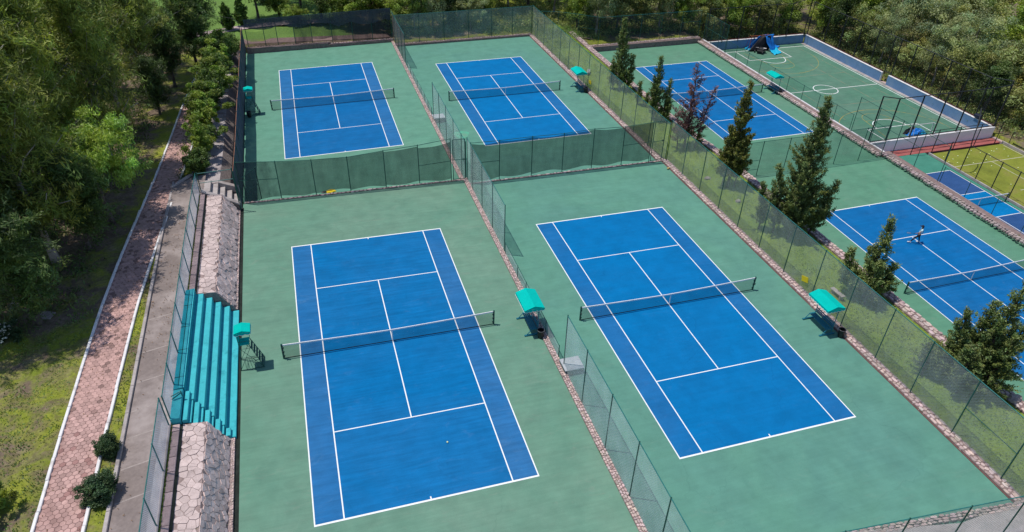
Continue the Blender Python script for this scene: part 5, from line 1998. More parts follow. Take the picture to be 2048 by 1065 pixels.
def player():
    """stepping to the left of the picture (local -x), racket low in front"""
    t = thing('person', 'tennis player in pale shirt and black leggings stepping across the service line', 'person', (44.95, 4.57, PF.z(45, 4.6) + .012))
    t.rotation_euler.z = R(-32)
    SK = mk('skin', (.30, .16, .11), .08, 9, .6)
    SH = mk('shirt_pale_blue', (.52, .70, .72), .08, 9, .8)
    LG = mk('leggings_black', (.012, .012, .018), .15, 9, .7)
    WS = mk('shoe_white', (.78, .78, .78), .05, 9, .6)
    # joints: x forward is -x; z up
    J = [(0.05, 0, .86, .12), (0.07, 0, 1.05, .115), (0.10, 0, 1.27, .125), (.11, 0, 1.40, .06), (.09, 0, 1.47, .052), (.06, 0, 1.56, .085), (.045, 0, 1.63, .088), (.05, 0, 1.68, .05),
         (.03, -.09, .82, .085), (-.24, -.12, .50, .062), (-.47, -.13, .10, .04), (-.56, -.14, .045, .036),
         (.07, .09, .82, .085), (.16, .12, .46, .060), (.27, .13, .09, .04), (.17, .14, .04, .036),
         (.09, -.18, 1.34, .05), (-.08, -.30, 1.16, .038), (-.30, -.33, 1.07, .026), (-.36, -.335, 1.05, .026),
         (.12, .18, 1.34, .05), (.28, .27, 1.13, .038), (.34, .26, .90, .026), (.35, .255, .84, .026)]
    E = [(0, 1), (1, 2), (2, 3), (3, 4), (4, 5), (5, 6), (6, 7), (0, 8), (8, 9), (9, 10), (10, 11), (0, 12), (12, 13), (13, 14), (14, 15), (2, 16), (16, 17), (17, 18), (18, 19), (2, 20), (20, 21), (21, 22), (22, 23)]
    # fingers: right hand curled on the grip, left hand relaxed
    for base, dirs in ((19, [(-.8, -.5, -.1), (-.9, -.2, -.2), (-.9, .1, -.25), (-.8, .4, -.3), (-.2, .8, .3)]), (23, [(.1, -.6, -.8), (.05, -.25, -.95), (0, .1, -1), (-.1, .4, -.9), (-.7, -.3, -.5)])):
        bx, by, bz = J[base][:3]
        for k, d in enumerate(dirs):
            d = Vector(d).normalized()
            l = (.072, .082, .078, .062, .055)[k]
            s = Vector((bx, by, bz)) + d * .02
            m = s + d * l * .55
            q = m + (d * .6 + Vector((0, 0, -.6))).normalized() * l * .45
            n = len(J)
            J += [(*s, .0095), (*m, .009), (*q, .007)]
            E += [(base, n), (n, n + 1), (n + 1, n + 2)]
    body = skin_obj('body', J, E, SK, t, 0, 2)
    skin_obj('shirt', [(.05, 0, .90, .135), (.07, 0, 1.06, .128), (.10, 0, 1.28, .140), (.108, 0, 1.385, .075), (.09, -.18, 1.345, .066), (.00, -.245, 1.245, .058), (.12, .18, 1.345, .066), (.205, .23, 1.23, .058)],
             [(0, 1), (1, 2), (2, 3), (2, 4), (4, 5), (2, 6), (6, 7)], SH, t, 1)
    skin_obj('leggings', [(.05, 0, .90, .130), (.03, -.09, .80, .098), (-.24, -.12, .50, .073), (-.45, -.13, .135, .05), (.07, .09, .80, .098), (.16, .12, .46, .071), (.265, .13, .125, .05)],
             [(0, 1), (1, 2), (2, 3), (0, 4), (4, 5), (5, 6)], LG, t, 0)
    for x, y in ((-.54, -.135), (.20, .135)):
        b = MB()
        b.box((x, y, .045), (.29, .10, .07), bev=.03)
        b.box((x + .08, y, .085), (.12, .085, .06), bev=.025)
        b.build('shoe', WS, t)
    # cap with peak, hair, eyes, nose
    bm = bmesh.new()
    bmesh.ops.create_uvsphere(bm, u_segments=16, v_segments=10, radius=.112)
    bmesh.ops.delete(bm, geom=[v for v in bm.verts if v.co.z < -.01], context='VERTS')
    me = bpy.data.meshes.new('cap')
    bm.to_mesh(me)
    bm.free()
    me.materials.append(mk('cap_navy', (.015, .018, .035), .15, 9, .8))
    link('cap', me, t, Vector((.052, 0, 1.625)))
    b = MB()
    b.box((-.10, 0, 1.635), (.13, .15, .014), bev=.006)
    b.build('cap_peak', MATS['cap_navy'], t)
    bm = bmesh.new()
    bmesh.ops.create_uvsphere(bm, u_segments=14, v_segments=8, radius=.10)
    for v in bm.verts:
        v.co.z *= 1.15
    me = bpy.data.meshes.new('hair')
    bm.to_mesh(me)
    bm.free()
    me.materials.append(mk('hair_dark', (.012, .010, .010), .2, 9, .6))
    link('hair', me, t, Vector((.085, 0, 1.575)))
    for s in (-1, 1):
        b = MB()
        b.box((-.036, s * .033, 1.585), (.012, .022, .012), bev=.004)
        b.build('eye', BLACK, t)
        b = MB()
        b.box((.055, s * .088, 1.57), (.035, .016, .05), bev=.006)
        b.build('ear', SK, t)
    b = MB()
    b.tube((-.035, 0, 1.575), (-.052, 0, 1.55), .009, .014, 6)
    b.build('nose', SK, t)
    b = MB()
    b.box((-.026, 0, 1.525), (.012, .04, .010), bev=.003)
    b.build('mouth', mk('lips', (.25, .09, .08), .1, 9, .6), t)
    # racket
    k = t.matrix_basis
    hold = Vector((-.40, -.34, 1.035))
    rk = thing('tennis_racket', 'black tennis racket held out in front of the player', 'racket', (0, 0, 0))
    rk.location = Matrix.Translation(t.location) @ Matrix.Rotation(R(-32), 4, 'Z') @ hold
    rk.rotation_euler = (0, 0, R(-32))
    b = MB()
    b.tube((.06, 0, .01), (-.16, 0, -.01), .018, .016, 8)
    b.build('grip', BLACK, rk)
    b = MB()
    b.tube((-.16, 0, -.01), (-.34, 0, -.02), .012, .012, 6)
    n = 20
    for i in range(n):
        a0, a1 = 2 * math.pi * i / n, 2 * math.pi * (i + 1) / n
        b.tube((-.50 + .17 * math.cos(a0), .125 * math.sin(a0), -.03), (-.50 + .17 * math.cos(a1), .125 * math.sin(a1), -.03), .012, n=6, cap=False)
    b.build('racket_frame', DARKGREY, rk)
    b = MB()
    for i in range(-3, 4):
        y = i * .033
        L = .17 * math.sqrt(max(0, 1 - (y / .125) ** 2))
        b.tube((-.50 - L, y, -.03), (-.50 + L, y, -.03), .002, n=4)
        x = i * .045
        L = .125 * math.sqrt(max(0, 1 - (x / .17) ** 2))
        b.tube((-.50 + x, -L, -.03), (-.50 + x, L, -.03), .002, n=4)
    b.build('strings', PALEM, rk)


player()


# ------------------------------------------------------------------ vegetation
def unit(v):
    return v / np.maximum(np.linalg.norm(v, axis=-1, keepdims=True), 1e-9)


def leaf_mesh(name, P, D, L, Wd, cols, mat, rng, cup=.0):
    """rhombic leaves: centre P, long direction D"""
    n = len(P)
    D = unit(D)
    N = unit(rng.normal(0, .5, (n, 3)) + np.array([0, 0, 1.0]))
    Rr = unit(np.cross(D, N) + rng.normal(0, .05, (n, 3)))
    L = np.broadcast_to(np.asarray(L, float).reshape(-1, 1), (n, 1))
    Wd = np.broadcast_to(np.asarray(Wd, float).reshape(-1, 1), (n, 1))
    v = np.stack([P - D * L / 2, P + Rr * Wd / 2 - D * L * .06, P + D * L / 2, P - Rr * Wd / 2 - D * L * .06], 1).reshape(-1, 3)
    f = np.arange(4 * n).reshape(n, 4)
    c = np.repeat(np.concatenate([cols, np.ones((n, 1))], 1), 4, 0)
    return np_mesh(name, v, f, mat, c)


def limbs(mb, base, top, r0, nb, spread, rng, lo=.35, upw=.6, r1=.03, wig=.05, out=None, seg=5):
    """tapered trunk with ascending limbs; returns branch tip points"""
    base, top = Vector(base), Vector(top)
    pts = []
    H = (top - base).length
    for i in range(seg + 1):
        f = i / seg
        p = base.lerp(top, f) + Vector((rng.normal() * wig * H * f * .5, rng.normal() * wig * H * f * .5, 0))
        pts.append(p)
    rs = [r0 * (1.35 if i == 0 else 1) * (1 - .8 * i / seg) + r1 * .5 for i in range(seg + 1)]
    mb.path(pts, rs, 7)
    tips = []
    for k in range(nb):
        f = lo + (1 - lo) * (k + rng.random()) / nb
        f = min(f, .98)
        q = f * seg
        i = min(int(q), seg - 1)
        p = pts[i].lerp(pts[i + 1], q - i)
        a = rng.random() * 2 * math.pi
        l = spread * (1 - .55 * (f - lo) / (1 - lo)) * rng.uniform(.65, 1.1)
        d = Vector((math.cos(a), math.sin(a), upw * rng.uniform(.5, 1.5))).normalized()
        m = p + d * l * .5 + Vector((0, 0, rng.normal() * .1 * l))
        e = p + d * l + Vector((rng.normal() * .12 * l, rng.normal() * .12 * l, rng.uniform(-.1, .15) * l))
        rr = max(r1, r0 * .42 * (1 - f * .7))
        mb.path([p, m, e], [rr, rr * .65, rr * .25], 5)
        tips += [p.lerp(m, .6), m, m.lerp(e, .5), e]
        if out is not None:
            out.append((p, m, e))
    return tips


def broadleaf(name, H, rad, hc, nclump, per, leaf, mat, bark, seed, flat=.75, upw=.6, droop=0.0, trunk_r=.16, spread_tint=.35, hue=(1, 1, 1), clump_r=.62):
    """returns (crown mesh, trunk mesh); crown centred at height hc with radius rad"""
    rng = np.random.default_rng(seed)
    mb = MB()
    tips = limbs(mb, (0, 0, -.2), (rng.normal() * .3, rng.normal() * .3, hc + rad * flat * .45), trunk_r, max(6, nclump // 7), rad * .9, rng, lo=.3, upw=upw)
    tips = np.array([list(t_) for t_ in tips])
    # clumps: half around limb tips, half over the outer shell
    C = []
    while len(C) < nclump:
        if rng.random() < .4 and len(tips):
            c = tips[rng.integers(len(tips))] + rng.normal(0, .25, 3) * rad * .4
        else:
            u = unit(rng.normal(size=3))
            k = rng.uniform(.55, 1.0) * (1 + .18 * math.sin(3 * math.atan2(u[1], u[0]) + seed) + .12 * math.sin(5 * u[2] + seed))
            c = np.array([0, 0, hc]) + u * rad * k * np.array([1, 1, flat])
            if c[2] < hc - rad * flat * .75:
                continue
        C.append(c)
    C = np.array(C)
    sz = rng.uniform(.6, 1.25, nclump) * clump_r * rad * .42
    P, D, T = [], [], []
    for c, s in zip(C, sz):
        m = int(per * rng.uniform(.6, 1.3))
        u = unit(rng.normal(size=(m, 3)))
        rr = rng.random((m, 1)) ** .45
        p = c + u * rr * s * np.array([1, 1, .72])
        out = unit(p - np.array([0, 0, hc - rad * .4]))
        d = unit(out * .35 + rng.normal(0, .7, (m, 3)) * np.array([1, 1, .6]) + np.array([0, 0, -droop]))
        tv = 1 + rng.normal(0, spread_tint * .7)
        hu = rng.normal(0, .10)
        tt = np.clip(tv + rng.normal(0, spread_tint * .4, (m, 1)), .3, 2.0) * np.array([[1 + hu + .05, 1, 1 - hu]]) * np.array([hue])
        P.append(p); D.append(d); T.append(tt)
    P, D, T = np.concatenate(P), np.concatenate(D), np.concatenate(T)
    n = len(P)
    lm = leaf_mesh(name + '_crown', P, D, leaf[0] * rng.uniform(.7, 1.3, n), leaf[1] * rng.uniform(.7, 1.3, n), T, mat, rng)
    return lm, mb.mesh(name + '_trunk', bark, True)


def casuarina(name, H, rad, seed, mat=L_CAS, bark=BARK_P, nspray=520, per=34, leaf=(.42, .055), trunk_r=.2, dense=1.0):
    """feathery tree: many ascending limbs with thin drooping sprays"""
    rng = np.random.default_rng(seed)
    mb = MB()
    br = []
    limbs(mb, (0, 0, -.2), (rng.normal() * .5, rng.normal() * .5, H), trunk_r, 34, rad * 1.15, rng, lo=.2, upw=.95, r1=.022, wig=.06, out=br, seg=7)
    P, D, T = [], [], []
    per_b = nspray // len(br)
    for (p, m, e) in br:
        bt = 1 + rng.normal(0, .2)
        for k in range(per_b):
            f = rng.uniform(.15, 1.08)
            q = p.lerp(m, f * 2) if f < .5 else m.lerp(e, f * 2 - 1)
            q = np.array(q) + rng.normal(0, .30, 3) * (.5 + f) * rad * .42
            n = int(per * rng.uniform(.5, 1.4) * dense)
            ax = unit(np.array([rng.normal() * .6, rng.normal() * .6, rng.uniform(.1, 1.1)]))
            s = rng.uniform(-.5, .5, (n, 1)) * rng.uniform(.7, 1.5)
            pp = q + ax * s + rng.normal(0, .16, (n, 3))
            d = unit(ax * .9 + rng.normal(0, .45, (n, 3)) + np.array([0, 0, -.15]))
            tv = bt + rng.normal(0, .18)
            hu = rng.normal(.03, .09)
            T.append(np.clip(tv + rng.normal(0, .22, (n, 1)), .3, 2) * np.array([[1 + hu, 1, 1 - hu * .5]]))
            P.append(pp); D.append(d)
    P, D, T = np.concatenate(P), np.concatenate(D), np.concatenate(T)
    n = len(P)
    return leaf_mesh(name + '_crown', P, D, leaf[0] * rng.uniform(.6, 1.4, n), leaf[1] * rng.uniform(.7, 1.4, n), T, mat, rng), mb.mesh(name + '_trunk', bark, True)


def conifer_mesh(name, leaders, seed, mat, bark, dens=1.0, bare=0.0, leaf=(.165, .062), low=None, up_=.8):
    """leaders: (dx, dy, height, base radius, start height, lean x, lean y)"""
    rng = np.random.default_rng(seed)
    mb = MB()
    P, D, T, A = [], [], [], []
    for (dx, dy, H, rb, h0, lx, ly) in leaders:
        nseg = 8
        tr = []
        for i in range(nseg + 1):
            f = i / nseg
            tr.append(Vector((dx + lx * f ** 1.3 + rng.normal() * .03 * f, dy + ly * f ** 1.3 + rng.normal() * .03 * f, H * f - .1 * (f == 0))))
        mb.path(tr, [(.02 + .012 * H) * (1 - .9 * i / nseg) + .008 for i in range(nseg + 1)], 6)
        nb = int((H - h0) * 25 * dens)
        for k in range(nb):
            f = (h0 + (H - h0) * ((k + rng.random()) / nb)) / H
            g = (f * H - h0) / (H - h0)
            q = f * nseg
            i = min(int(q), nseg - 1)
            p = tr[i].lerp(tr[i + 1], q - i)
            prof = 1.18 * rb * ((1 - g) ** .85) * (.55 + .45 * min(1, g * 5 + .35)) + .10
            a = rng.random() * 2 * math.pi
            l = prof * rng.uniform(.45, 1.15) * (1 + .22 * math.sin(2.7 * f * H + 2 * a + seed))
            dr = Vector((math.cos(a), math.sin(a), up_ * rng.uniform(.5, 1.5))).normalized()
            e = p + dr * l
            e.z += .12 * l
            mb.tube(p, e, .012 + .010 * l, .005, 4, False)
            nt = max(1, int(l / .16))
            alive = rng.random() > bare * (1 if g > .12 else .2)
            for j in range(nt):
                u = .3 + .75 * (j + rng.random()) / nt
                c = np.array(p.lerp(e, u)) + rng.normal(0, .055, 3)
                m = int(rng.uniform(15, 28) * (1 if alive else .28))
                ax = unit(np.array(dr) * .8 + rng.normal(0, .35, 3) + np.array([0, 0, .45]))
                pp = c + ax * rng.uniform(-.12, .2, (m, 1)) + rng.normal(0, .058, (m, 3))
                dd = unit(ax * .9 + rng.normal(0, .5, (m, 3)))
                tv = 1 + rng.normal(0, .22)
                hu = rng.normal(0, .08)
                T.append(np.clip(tv + rng.normal(0, .2, (m, 1)), .3, 2) * np.array([[1 + hu, 1, 1 - hu]]))
                P.append(pp); D.append(dd)
                A.append(np.full(m, 0 if (low is None or c[2] > low or rng.random() < .3) else 1))
    P, D, T, A = np.concatenate(P), np.concatenate(D), np.concatenate(T), np.concatenate(A)
    n = len(P)
    mats = mat if isinstance(mat, list) else [mat]
    me = leaf_mesh(name + '_crown', P, D, leaf[0] * rng.uniform(.7, 1.3, n), leaf[1] * rng.uniform(.7, 1.3, n), T, mats, rng)
    if len(mats) > 1:
        me.polygons.foreach_set('material_index', A.astype(np.int32))
    return me, mb.mesh(name + '_trunk', bark, True)


def plant(name, label, cat, meshes, loc, rz=0, sc=(1, 1, 1), group=None, tname='trunk', mat=None):
    t = thing(name, label, cat, loc, group)
    t.rotation_euler.z = rz
    t.scale = sc if isinstance(sc, tuple) else (sc,) * 3
    c = link('crown', meshes[0], t)
    if mat is not None:
        c.material_slots[0].link = 'OBJECT'
        c.material_slots[0].material = mat
    if meshes[1] is not None:
        link(tname, meshes[1], t)
    return t


# conifers on the lawn strip
def con(label, x, y, leaders, seed, mat, **kw):
    m = conifer_mesh('conifer', leaders, seed, mat, kw.pop('bark', BARK_R), **kw)
    plant('conifer', label, 'tree', m, (x, y, float(strip_z(y))), group='conifers along the lawn strip')


con('slender dark conifer at the far end of the lawn strip', 31.6, 36.9, [(0, 0, 7.9, 1.15, .25, -.1, .3), (.75, -.45, 3.9, .55, .4, .35, -.1), (-.7, .3, 3.4, .55, .4, -.25, .1)], 1, L_CON)
con('knee-high young conifer between the two slender dark ones', 31.7, 32.3, [(0, 0, 2.5, .40, .2, .05, 0), (.55, -.75, 1.5, .3, .2, .1, 0)], 2, L_CON)
con('second slender dark conifer with a forked right leader', 31.6, 28.3, [(0, 0, 6.5, .95, .25, .05, .2), (.75, -.5, 4.3, .6, .4, .45, 0), (.9, -.9, 1.9, .45, .3, .3, 0)], 3, L_CON)
con('dead reddish brown conifer with a green skirt', 31.2, 20.9, [(0, 0, 8.1, 1.55, .7, .1, .1), (.9, -.4, 6.0, 1.0, .7, .95, -.1), (-.8, -.1, 3.6, 1.1, .6, -.5, 0), (.3, .5, 4.6, 1.0, .6, .9, .5)], 4, [L_DEAD, L_CONY], bare=.62, dens=.62, low=1.9, leaf=(.15, .06), up_=.55)
con('slim olive green conifer with a bare stem foot', 30.9, 12.6, [(0, 0, 8.9, 1.25, .9, .75, 1.0), (-.3, .3, 5.4, .8, .8, -.1, .3), (.5, -.2, 4.4, .7, .8, .4, 0)], 5, L_CONY, leaf=(.19, .08))
con('largest dense conifer, its side tips standing out like horns', 31.6, 4.6, [(0, 0, 11.0, 1.85, .2, .25, .3), (-1.1, .6, 5.6, 1.0, .4, -.55, .5), (1.2, -.6, 4.8, 1.0, .5, .9, -.3), (-.5, -.5, 6.4, 1.0, .4, -.3, 0), (.5, .7, 6.0, 1.0, .5, .2, .4), (-1.9, 1.3, 4.0, .6, .4, -.35, .4)], 6, L_CON)
con('short bushy conifer with a brown leaning tip', 31.7, -3.7, [(0, 0, 6.1, .95, .5, .35, .35), (-.9, .7, 3.6, .85, .3, -.6, .4), (-.4, -.6, 3.6, .8, .3, -.3, -.2), (.7, -.2, 2.9, .8, .3, .5, -.2)], 7, L_CON, up_=.6)
con('wide dense conifer with a thin leaning leader at the right edge', 31.9, -12.5, [(0, 0, 7.3, 1.0, .4, .5, .1), (-.9, .9, 5.0, 1.1, .3, -.2, .4), (.3, -.6, 5.0, 1.3, .3, .3, -.2), (-1.1, -.3, 3.6, 1.0, .3, -.5, 0), (1.1, .2, 4.2, 1.1, .3, .5, 0), (-1.9, 1.5, 2.4, .6, .3, -.3, .3), (0, .6, 5.6, 1.1, .3, .1, .3)], 8, L_CON, up_=.45)

# trees of the left wood
CAS = [casuarina('feathery_tree', 13.0, 3.6, s, nspray=620, per=36) for s in (21, 22, 23)]
CASD = [casuarina('feathery_tree', 10.0, 3.2, s, L_DARK, BARK, 560, 40, (.38, .075)) for s in (31, 32)]
left = [(-19.8, 10.8, 1.15, 'c', 'feathery tree standing among the dark trees before the pepper tree'), (-23.2, 5.6, 1.32, 'c', 'tall feathery tree standing over the dark low trees at the left edge'), (-24.0, 13.0, 1.5, 'c', 'tallest feathery tree at the left edge, beside the dark dense tree'),
        (-28.5, -3.0, .95, 'c', 'feathery tree off the left edge that shades the lawn'), (-21.8, 21.5, 1.4, 'c', 'tall feathery tree between the pepper tree and the left edge'),
        (-20.4, 18.5, 1.0, 'c', 'feathery olive tree behind the bright pepper tree, left of its crown'),
        (-18.6, 25.0, 1.12, 'c', 'feathery olive tree on the left of the hexagon path, just beyond the bright pepper tree'),
        (-23.8, 26.5, 1.1, 'c', 'feathery brownish tree deeper in the left wood, behind the pepper tree'),
        (-18.9, 33.0, 1.12, 'c', 'feathery olive tree halfway along the left wood, overhanging the path'),
        (-25.0, 36.0, 1.15, 'c', 'tall feathery tree in the middle of the left wood'),
        (-17.6, 41.0, .92, 'c', 'feathery tree beside the shaded far stretch of the path'),
        (-22.5, 45.0, 1.1, 'c', 'tall feathery tree at the top of the left wood'),
        (-29.5, 43.0, 1.2, 'c', 'feathery tree at the top left corner of the wood'),
        (-17.6, 49.5, .9, 'c', 'feathery tree above the far end of the path'),
        (-21.6, 55.5, 1.1, 'c', 'farthest feathery tree of the left wood'),
        (-29.0, 54.0, 1.2, 'c', 'feathery tree far back in the left wood'),
        (-27.5, 30.5, 1.1, 'c', 'feathery tree at the left edge of the picture'),
        (-21.6, 9.6, .95, 'd', 'dark dense tree at the left edge, in front of the feathery ones'),
        (-19.4, 4.4, .72, 'd', 'dark low tree above the white-flowered plants'),
        (-18.1, 12.0, .70, 'd', 'dark low tree in the shade left of the pepper tree'),
        (-25.5, 16.0, 1.0, 'd', 'dark dense tree at the far left edge above the low dark trees'),
        (-15.7, 44.5, .72, 'd', 'dark rounded tree overhanging the far path'),
        (-14.2, 52.5, .80, 'd', 'dark rounded tree between path and navy windscreen, farthest'),
        (-13.8, 60.0, .85, 'd', 'dark rounded tree beside the far lawn'),
        (-16.3, 36.5, .55, 'd', 'small dark tree leaning over the shaded path')]
r = random.Random(17)
for i, (x, y, s, k, lab) in enumerate(left):
    m = CAS[i % 3] if k == 'c' else CASD[i % 2]
    plant('feathery_tree' if k == 'c' else 'dark_tree', lab, 'tree', m, (x, y, float(left_z(min(y, 60))) - .1), r.uniform(0, 6.28), (s * 1.02, s * 1.02, s * (1 if k == 'c' else .92)), 'trees of the left wood')
PEP = broadleaf('pepper_tree', 8, 2.75, 5.1, 95, 150, (.30, .075), L_PEP, BARK, 41, 1.0, .7, .9, .16, .28)
plant('pepper_tree', 'bright yellow green pepper tree with drooping foliage beside the path', 'tree', PEP, (-17.2, 15.4, 2.0), 1.0, (1, 1, 1.05))

# hedge shrubs between path and walkway
SHR = [broadleaf('hedge_shrub', 2.6, 1.25, 1.25, 95, 130, (.14, .075), L_HEDGE, BARK, s, .95, .6, 0, .06, .3) for s in (51, 52)]
hy = [(22.8, 1.15, 'nearest rounded hedge shrub beside the walkway'), (25.2, 1.05, 'second hedge shrub from the steps'), (27.6, 1.2, 'third hedge shrub from the steps, a little taller'), (30.2, 1.3, 'fourth hedge shrub along the walkway'),
      (33.0, 1.45, 'fifth hedge shrub, bright leaved, along the walkway'), (36.0, 1.5, 'sixth hedge shrub along the walkway'), (39.2, 1.6, 'tall hedge shrub opposite the far umpire chair'), (42.5, 1.6, 'hedge shrub just beyond the far umpire chair'), (46.0, 1.7, 'hedge shrub in the shade of the dark rounded trees'),
      (50.0, 1.7, 'hedge shrub near the far end of the walkway'), (54.0, 1.6, 'last hedge shrub before the far lawn')]
SHR += [broadleaf('hedge_shrub', 3.0, 1.35, 1.7, 60, 120, (.17, .075), L_GRN, BARK, 53, 1.15, 1.0, .3, .06, .4)]
rh = random.Random(31)
for i, (y, s, lab) in enumerate(hy):
    plant('hedge_shrub', lab, 'shrub', SHR[(0, 2, 1, 2, 2, 0, 2, 1, 2, 0, 1)[i]], (-11.80 + .022 * (y - 22) + rh.uniform(-.22, .22), y + rh.uniform(-.5, .5), float(left_z(y)) - .1), i * 1.3, (s * rh.uniform(.58, .76), s * rh.uniform(.8, 1.1), s * rh.uniform(.75, 1.25)), 'hedge beside the walkway', 'stem')
BOX = broadleaf('clipped_shrub', 1.6, .78, .72, 150, 150, (.085, .055), L_BOX, BARK, 61, .92, .6, 0, .05, .3, (1, 1, 1), .72)
plant('clipped_shrub', 'round dark clipped shrub on the kerb strip, the farther of two', 'shrub', BOX, (-14.12, -6.75, 2.05), 0, (.62, .68, .82), 'clipped shrubs beside the tile path', 'stem')
plant('clipped_shrub', 'larger round dark clipped shrub on the kerb strip, the nearer one', 'shrub', BOX, (-14.14, -9.3, 2.05), 2, (.72, 1.02, .9), 'clipped shrubs beside the tile path', 'stem')
FL = broadleaf('leafy_plant', 1.2, .95, .45, 34, 60, (.30, .07), L_GRN, BARK, 63, .5, .6, 0, .03, .3)
plant('leafy_plant', 'bushy plant at the bottom left edge of the picture', 'plant', FL, (-18.4, -9.2, 2.0), 0, (.9, 1.1, 1.7), None, 'stem')
t = plant('flowering_plant', 'low plant with long leaves and white flowers at the edge of the dark wood', 'plant', FL, (-20.9, 3.6, 2.05), 1, (1.15, 1.0, .9), None, 'stem', L_BOX)
rng = np.random.default_rng(5)
p = rng.normal(0, .5, (26, 3)) * np.array([1, 1, .25]) + np.array([0, 0, .75])
p = np.repeat(p, 6, 0) + rng.normal(0, .035, (156, 3))
link('flowers', leaf_mesh('flowers', p, rng.normal(size=(156, 3)), .11, .08, np.ones((156, 3)), L_FLOWER, rng), t, kind='stuff')
# a few pale stones on the grass
b = MB((-19.3, 5.1, 2.1))
b.prism([(-19.8, 4.9, 2.05), (-19.0, 4.7, 2.05), (-18.8, 5.3, 2.05), (-19.5, 5.6, 2.05)], .12)
tagged(b.build('stone_slab', ROCK), 'flat grey stone slab lying on the shaded lawn', 'stone')
# fallen twigs at the edge of the dark wood
mb = MB((-20.5, 6.5, 2.2))
rng = np.random.default_rng(9)
for i in range(9):
    a = rng.uniform(-.5, 1.6)
    p0 = Vector((-21.3, 6.3 + rng.normal() * .3, 2.25))
    mb.path([p0, p0 + Vector((math.cos(a) * 1.3, math.sin(a) * 1.0, .5 + rng.random() * .5)), p0 + Vector((math.cos(a) * 2.4, math.sin(a) * 1.7, .5 + rng.random() * .8))], [.03, .018, .006], 5)
tagged(mb.build('dry_branch', BARK_P), 'bare grey branch reaching out of the dark wood', 'branch')

# woods behind the courts and on the right
OLV = [broadleaf('bushy_tree', 6, 2.9, 3.6, 85, 150, (.22, .10), L_OLV, BARK, s, .85, .6, .1, .13, .42) for s in (71, 72)]
GRN = [broadleaf('green_tree', 6, 2.8, 3.6, 80, 150, (.22, .11), L_GRN, BARK, s, .85, .6, .1, .13, .42) for s in (73, 74)]
GRY = [broadleaf('grey_green_tree', 7, 3.0, 4.4, 95, 140, (.24, .075), L_GREY, BARK_P, s, 1.0, .8, .4, .14, .4) for s in (75, 76)]
DRK = [broadleaf('dark_tree', 7, 3.0, 4.2, 80, 150, (.22, .11), L_DARK, BARK, 77, .9, .6, .1, .16, .4)]
CY = [conifer_mesh('cypress', [(0, 0, 3.4, .85, .1, 0, 0), (.2, .1, 2.9, .7, .1, .05, 0)], 81, L_HEDGE, BARK, 1.3, 0, (.2, .1), None, 1.3)]
